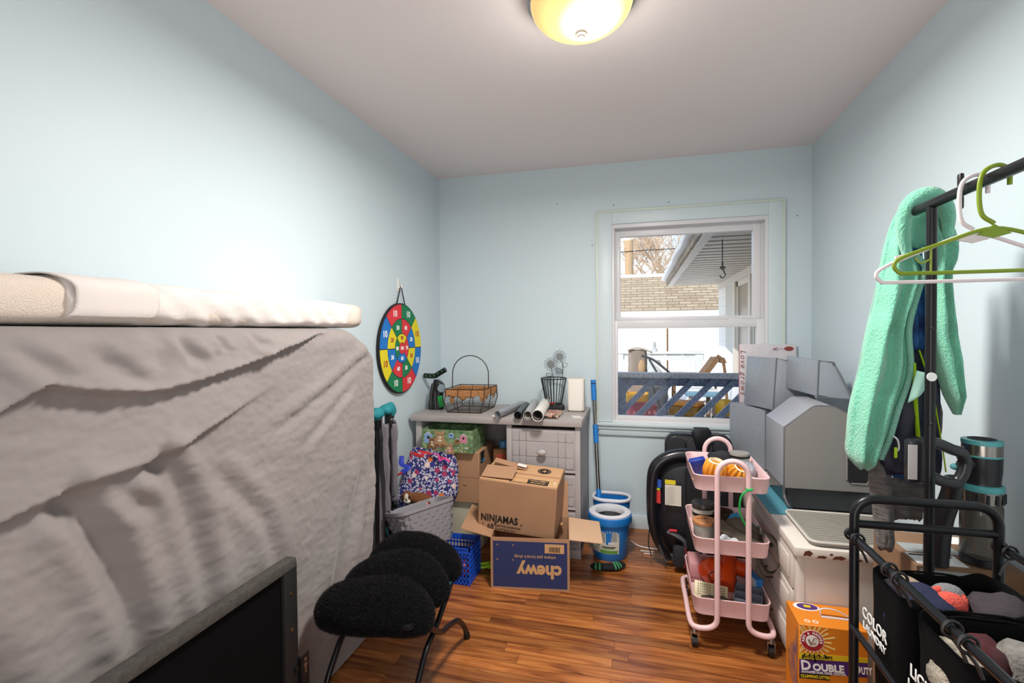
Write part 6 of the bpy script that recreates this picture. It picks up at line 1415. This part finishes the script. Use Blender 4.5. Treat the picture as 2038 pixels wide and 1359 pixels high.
q = MB(); q.tube(smooth_path([(.722, 1.575, 1.50), (.706, 1.56, 1.56), (.705, 1.55, 1.61), (.722, 1.54, 1.645), (.755, 1.535, 1.655), (.785, 1.54, 1.635), (.803, 1.55, 1.595), (.805, 1.56, 1.54)], 6), [.014+.012*math.sin(PI*i/42) for i in range(43)], 12, flat=.8); q.obj('hood_edge', mint, rb, ang=180)
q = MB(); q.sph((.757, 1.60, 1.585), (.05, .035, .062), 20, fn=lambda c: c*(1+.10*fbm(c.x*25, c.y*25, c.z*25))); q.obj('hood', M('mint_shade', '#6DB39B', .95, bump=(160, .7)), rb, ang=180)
q = MB(); q.tube(smooth_path([(.742, 1.572, 1.50), (.764, 1.575, 1.462), (.752, 1.583, 1.40), (.734, 1.588, 1.30), (.738, 1.588, 1.18), (.710, 1.588, 1.075), (.689, 1.588, .99), (.668, 1.59, .93)], 6), .0075, 8); q.obj('placket', M('mint_placket', '#8FC9B5', .9, bump=(300, .8)), rb)
q = MB(); q.grid(8, 8, lambda u, v: V(.742+.034*u-.02*v, 1.566-.01*math.sin(u*3), 1.185-.09*v*(1-.5*u)-.012*u)); q.obj('folded_corner', M('mint_lining', '#A9D8C8', .9), rb, ang=180, solid=.004)
camo = M('camo_blue', '#12235C', .8, var=(16, .6, '#3C7CC0'), bump=(200, .2))
jk = thing('camo_jacket', 'blue camouflage print jacket hanging inside the robe', 'jacket', (0, 0, 0))
drape([(.756, .80, 1.585), (.757, .806, 1.5), (.76, .815, 1.38), (.758, .825, 1.27), (.735, .835, 1.165), (.71, .838, 1.05), (.70, .84, .95), (.75, .835, .83)], 1.67, .05, camo, jk, 'body', 2.2, .25, 1.1)
nvp = thing('navy_pants', 'navy snow pants with lime green piping hanging below the jacket', 'pants', (0, 0, 0))
nav = M('navy_nylon', '#10142C', .6, bump=(60, .1)); lim = M('lime_piping', '#B4DC1E', .6)
drape([(.728, .80, 1.24), (.712, .815, 1.16), (.700, .82, 1.05), (.686, .822, .97), (.68, .822, .905), (.69, .815, .885)], 1.615, .04, nav, nvp, 'body', 1.8, .2, .3)
for i, (pts, w_) in enumerate((([(.745, 1.588, 1.205), (.748, 1.587, 1.13), (.752, 1.586, 1.05), (.756, 1.586, 1.0)], .022), ([(.758, 1.588, 1.24), (.772, 1.586, 1.19), (.782, 1.586, 1.165)], .009), ([(.79, 1.588, 1.135), (.80, 1.586, 1.06), (.815, 1.586, .96), (.822, 1.586, .905)], .007))):
    q = MB(); q.tube(smooth_path(pts, 5), w_/2, 8, flat=.3); q.obj('lime_stripe', lim, nvp)
q = MB(); q.tube(smooth_path([(.694, 1.58, 1.0), (.703, 1.576, .99), (.706, 1.576, .965), (.698, 1.58, .955)], 4), .006, 8, flat=.4); q.obj('white_zip', wt, nvp)
q = MB(); q.box((.697, 1.572, .955), (.008, .004, .03), bev=.002); q.obj('zip_pull', lim, nvp)
gk = M('grey_knit', '#6C6766', .95, var=(55, .35), stretch=(.35, .35, 2.5), bump=(150, .6))
sw = thing('grey_sweater', 'grey marled knit sweater hanging beside the camouflage jacket', 'sweater', (0, 0, 0))
drape([(.768, .80, 1.56), (.775, .822, 1.44), (.785, .835, 1.33), (.79, .85, 1.22), (.798, .872, 1.10), (.80, .883, 1.02), (.805, .872, .96)], 1.72, .05, gk, sw, 'body', 2.0, .25, 2.4)
drape([(.655, .715, .93), (.658, .714, .85), (.668, .717, .78), (.676, .72, .70), (.68, .72, .66)], 1.63, .05, gk, sw, 'sleeve', 1.2, .15, .9)
drape([(.715, .80, .86), (.72, .80, .80), (.725, .795, .74)], 1.66, .05, gk, sw, 'hem', 1.5, .2, 1.9)
q = MB(); q.box((.812, 1.618, 1.20), (.02, .003, .008), bev=.001); q.obj('zip_tab', M('rust_zip', '#8A4A2A', .5), sw)

# ------------------------------------------------------------------ carton behind the sorter with stick vacuum on it
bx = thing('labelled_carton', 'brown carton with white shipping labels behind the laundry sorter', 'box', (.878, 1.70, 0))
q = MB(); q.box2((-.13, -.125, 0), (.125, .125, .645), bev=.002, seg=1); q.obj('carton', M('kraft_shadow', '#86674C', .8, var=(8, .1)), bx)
for x0, x1, y0, y1, m_ in ((-.12, .0, -.115, -.045, wt), (-.115, -.01, -.06, -.05, ink), (-.11, .03, -.035, .03, gy), (.0, .11, .05, .11, wt)):
    q = MB(); q.box2((x0, y0, .6452), (x1, y1, .6458 if m_ is not ink else .6463)); q.obj('label', m_, bx, ang=0)
for z0_, z1_, m_ in ((.50, .635, gy), (.57, .60, wt)):
    q = MB(); q.box2((-.12, -.1262, z0_), (.02, -.1254, z1_)); q.obj('side_label', m_, bx, ang=0)
vc = thing('stick_vacuum', 'black stick vacuum with teal ringed motor standing on the carton', 'vacuum cleaner', (.90, 1.63, .647))
vb = M('vac_black', '#26262A', .3); vt = M('vac_teal', '#5FB3B6', .35); vch = M('vac_chrome', '#A79F99', .2, .9)
VX, VY = .028, .0
def vl(prof, nm, mat, z0=0): q = MB(); q.lathe(prof, 32, mx=T(VX, VY, 0)); return q.obj(nm, mat, vc)
vl([(.030, .345), (.044, .343), (.0445, .338), (.044, .332)], 'top_ring', vt); vl([(.031, .346), (.02, .342), (0, .34)], 'vent', M('vac_vent', '#1B1B1D', .6, bump=(300, .8)))
vl([(.0435, .332), (.0435, .302)], 'chrome_band', vch); vl([(.0436, .303), (.0445, .301), (.0436, .298)], 'thin_ring', vt)
vl([(.0435, .298), (.043, .26), (.040, .228), (.041, .222)], 'motor', vb); vl([(.042, .222), (.048, .219), (.049, .210), (.047, .204)], 'teal_collar', vt)
vl([(.047, .204), (.045, .172), (.04, .17)], 'cyclone', vch)
for k in range(14):
    a = 2*PI*k/14; q = MB(); q.box((VX+.0465*math.cos(a), VY+.0465*math.sin(a), .187), (.006, .006, .026), mx=None); q.obj('cyclone_slot', black_m, vc)
vl([(.043, .17), (.046, .16), (.046, .03), (.042, .02), (0, .018)], 'dust_bin', M('vac_clear', '#6E675F', .08, trans=.6))
vl([(.0, .002), (.046, .002), (.046, .02), (0, .02)], 'bin_base', vb)
q = MB(); q.tube(smooth_path([(-.175, -.13, .355), (-.14, -.125, .352), (-.10, -.11, .335), (-.075, -.10, .325), (-.062, -.095, .30), (-.068, -.097, .27), (-.085, -.10, .245), (-.115, -.108, .248), (-.15, -.118, .262)], 6), .0145, 12); q.obj('handle_loop', vb, vc)
q = MB(); q.box((-.19, -.13, .305), (.045, .035, .115), mx=None, bev=.01); hb_ = q.obj('battery', vb, vc)
q = MB(); q.box((-.205, -.1485, .305), (.02, .002, .09)); q.obj('battery_label', M('lbl_white', '#CFCAC8', .6), hb_, ang=0)
q = MB(); q.tube(smooth_path([(-.085, -.09, .25), (-.08, -.07, .2), (-.09, -.05, .12), (-.095, -.04, .0)], 5), [.022+.004*i/15 for i in range(16)], 14); q.obj('wand', vb, vc)
q = MB(); q.tube([(-.06, -.085, .29), (-.02, -.03, .28)], .016, 12); q.obj('neck', vb, vc)
q = MB(); q.sph((-.065, -.07, .28), (.018, .01, .01), 12); q.obj('release_button', vt, vc)

# ------------------------------------------------------------------ laundry sorter
SX0, SX1, SYF, SYN = .513, .803, 1.35, .58
ls = thing('laundry_sorter', 'black metal laundry sorter frame with hanging fabric bags', 'laundry sorter', (.658, 1.0, 0))
sm2 = M('sorter_black', '#1B1B1E', .32, .4)
def sl(x, y, z): return (x-.658, y-1.0, z)
for y in (SYF, SYN):
    r = .045
    pts = [sl(SX0, y, .03), sl(SX0, y, .888-r)] + [sl(SX0+r-r*math.cos(a), y, .888-r+r*math.sin(a)) for a in [PI/2*i/8 for i in range(1, 9)]] + [sl(SX1-r+r*math.sin(a), y, .888-r+r*math.cos(a)) for a in [PI/2*i/8 for i in range(9)]] + [sl(SX1, y, .03)]
    q = MB(); q.tube(pts, .0105, 14); q.obj('end_hoop', sm2, ls)
    q = MB(); q.tube([sl(SX0, y, .826), sl(SX1, y, .826)], .0095, 12); q.obj('cross_bar', sm2, ls)
    q = MB(); q.tube([sl(SX0, y, .10), sl(SX1, y, .10)], .0095, 12); q.obj('cross_bar', sm2, ls)
    for x in (SX0, SX1):
        q = MB(); q.sph(sl(x, y, .022), .022, 12); q.obj('caster', black_m, ls)
for x in (SX0-.004, SX1+.004):
    q = MB(); q.tube([sl(x, SYF+.012, .797), sl(x, SYN-.012, .797)], .0085, 12); q.obj('top_rail', M('rail_dark', '#2A2A2E', .22, .7), ls)
    q = MB(); q.tube([sl(x, SYF, .573), sl(x, SYN, .573)], .0075, 12); q.obj('lower_rail', MATS['rail_dark'], ls)
    for y in (SYF+.006, SYN-.006):
        q = MB(); q.tube([sl(x+.013*math.cos(a), y, .797+.013*math.sin(a)) for a in [2*PI*i/14 for i in range(14)]], .0035, 6, closed=True); q.obj('rail_hook', black_m, ls)
bagf = M('bag_black', '#060608', .9, spec=.15, bump=(250, .25))
bags = [(1.335, 1.155, 'COLOR', 'LAUNDRY'), (1.145, .945, 'LIGHT', 'LAUNDRY'), (.935, .74, 'DARK', 'LAUNDRY')]
for i, (ya, yb, t1, t2) in enumerate(bags):
    bg_ = thing('laundry_bag', ('black fabric laundry bag with white lettering hung farthest along the sorter', 'black fabric laundry bag filled with grey fleece in the middle of the sorter', 'black fabric laundry bag holding white laundry at the near end')[i], 'laundry bag', (.658, (ya+yb)/2, .16), group='bags hung in the laundry sorter')
    hw, hd_ = (SX1-SX0)/2-.02, (ya-yb)/2-.006; H = .60
    def bagsurf(u, v, hw=hw, hd_=hd_, i=i):
        a = 2*PI*u; c, s_ = math.cos(a), math.sin(a); e = .35
        x = hw*math.copysign(abs(c)**e, c); y = hd_*math.copysign(abs(s_)**e, s_)
        k = .92+.08*v; dip = .03*(1-abs(s_)**6)*sstep(.75, 1, v)  # sides sag between the hooks
        dip2 = .035*math.exp(-(c/.35)**2)*sstep(.8, 1, v)*(1 if abs(s_) > .5 else 0)
        return V(x*k*(1+.03*fbm(u*6, v*3, i)), y*k*(1+.03*fbm(u*6, v*3, i+3)), H*v-dip*.8-dip2+.0)
    q = MB(); q.grid(72, 22, bagsurf, cu=True); q.obj('fabric', bagf, bg_, ang=180, solid=.004)
    q = MB(); q.box((0, 0, .01), (hw*1.75, hd_*1.75, .02), bev=.008); q.obj('bottom', bagf, bg_)
    LF = basis((-hw-.008, .03, .462), (0, -1, 0), (0, 0, 1))
    text(t1, .036, wt, bg_, LF, ext=.0008, bold=.0001, sx=.95); text(t2, .024, wt, bg_, basis((-hw-.008, .03, .432), (0, -1, 0), (0, 0, 1)), ext=.0008, bold=.0)
    for x, sx in ((-hw, -1), (hw, 1)):
        for y in (hd_*.9, -hd_*.9):
            q = MB(); xc = (SX0-.004 if sx < 0 else SX1+.004)-.658
            q.tube([(xc+.014*math.cos(a), y, .637+.014*math.sin(a)) for a in [2*PI*k/14 for k in range(14)]], .003, 6, closed=True); q.tube(smooth_path([(xc, y, .622), (xc-sx*.012, y, .605), (xc-sx*.02, y, .585)], 4), .003, 6); q.obj('hang_ring', black_m, bg_)
    for s_ in (1, -1):
        q = MB(); q.tube(smooth_path([(-hw*.55, s_*hd_, .56), (-.03, s_*hd_, .50), (.03, s_*hd_, .495), (hw*.55, s_*hd_, .56), (.0, s_*hd_*1.02, .57)], 6, closed=True), .0025, 6); q.obj('grip_edge', bagf, bg_)
# laundry lying in the bags
def cloth_lump(name, lbl, cat, loc, r, mat, seed, amp=.35, freq=14): return lump(name, lbl, cat, loc, r, mat, seed, amp, freq, 'laundry in the sorter bags', 26)
cloth_lump('rolled_sock', 'grey and coral rolled sock pair on the far laundry bag', 'socks', (.668, 1.275, .668), (.034, .03, .034), M('sock_grey', '#7E8084', .95, bump=(250, .5)), 1, .12, 20)
q = MB(); q.sph((0, 0, 0), (.03, .026, .024), 20, fn=lambda c: c*(1+.1*fbm(c.x*30, c.y*30, c.z*30))); q.tube([(.03*math.cos(a), .026*math.sin(a)*.6+.012, .006+.01*math.sin(a)) for a in [2*PI*k/20 for k in range(20)]], .008, 8, closed=True); o = q.obj('sock_cuff', M('coral_knit', '#D8584A', .95, bump=(250, .5)), ang=180); o.location = (.655, 1.243, .705); tag(o, 'coral sock cuff turned out of the grey rolled sock', 'sock', 'laundry in the sorter bags')
navk = M('navy_jersey', '#1A2140', .9, bump=(200, .3)); darkk = M('charcoal_jersey', '#3A3338', .9, bump=(120, .3)); tank = M('tan_band', '#9C8A74', .9)
cloth_lump('navy_shirt', 'navy jersey shirt bunched in the far laundry bag', 'shirt', (.61, 1.25, .625), (.075, .065, .048), navk, 2)
cloth_lump('charcoal_hoodie', 'charcoal hooded top bunched in the far laundry bag by the wall', 'hoodie', (.735, 1.235, .625), (.058, .07, .055), darkk, 5, .4, 16)
cloth_lump('dark_leggings', 'dark grey leggings heaped beside the navy shirt', 'leggings', (.572, 1.285, .65), (.03, .04, .04), M('slate_jersey', '#2C2C38', .9), 7, .4, 20)
q = MB(); q.tube(smooth_path([(.57, 1.325, .70), (.60, 1.30, .725), (.64, 1.26, .70), (.66, 1.23, .68)], 6), .012, 10, flat=.5); o = q.obj('waistband', tank, ang=180); tag(o, 'tan elastic waistband lying across the navy shirt', 'waistband', 'laundry in the sorter bags')
cloth_lump('white_sock', 'pale sock peeking from the far laundry bag front', 'sock', (.66, 1.185, .64), (.04, .02, .022), M('pale_sock', '#BDBCB8', .95), 8, .2, 20)
flc = M('fleece_mottled', '#9A948C', .95, var=(26, .5, '#4C4A4A'), bump=(140, .8), sheen=.3)
cloth_lump('fleece_blanket', 'mottled grey fleece blanket heaped in the middle laundry bag by the wall', 'blanket', (.715, 1.04, .62), (.075, .085, .062), flc, 3, .35, 12)
cloth_lump('fleece_sleeve', 'beige fleece sleeve drooping over the middle bag edge', 'sleeve', (.575, 1.055, .61), (.042, .08, .055), M('fleece_beige', '#A39A8C', .95, var=(40, .3), bump=(140, .8)), 4, .3, 14)
cloth_lump('red_shirt', 'dark shirt with red trim between the fleece pieces', 'shirt', (.635, 1.085, .63), (.04, .055, .042), M('dark_red_mix', '#241419', .9, var=(12, .8, '#5E1A22')), 6, .4, 18)
cloth_lump('white_towel', 'white towel bulging from the near laundry bag', 'towel', (.70, .86, .64), (.08, .075, .07), M('towel_white', '#DCDAD8', .95, bump=(200, .6)), 9, .3, 14)
cloth_lump('blue_jeans', 'dark blue jeans folded in the near laundry bag', 'jeans', (.60, .86, .595), (.05, .07, .05), M('denim', '#252F47', .9, bump=(200, .4)), 10, .35, 14)
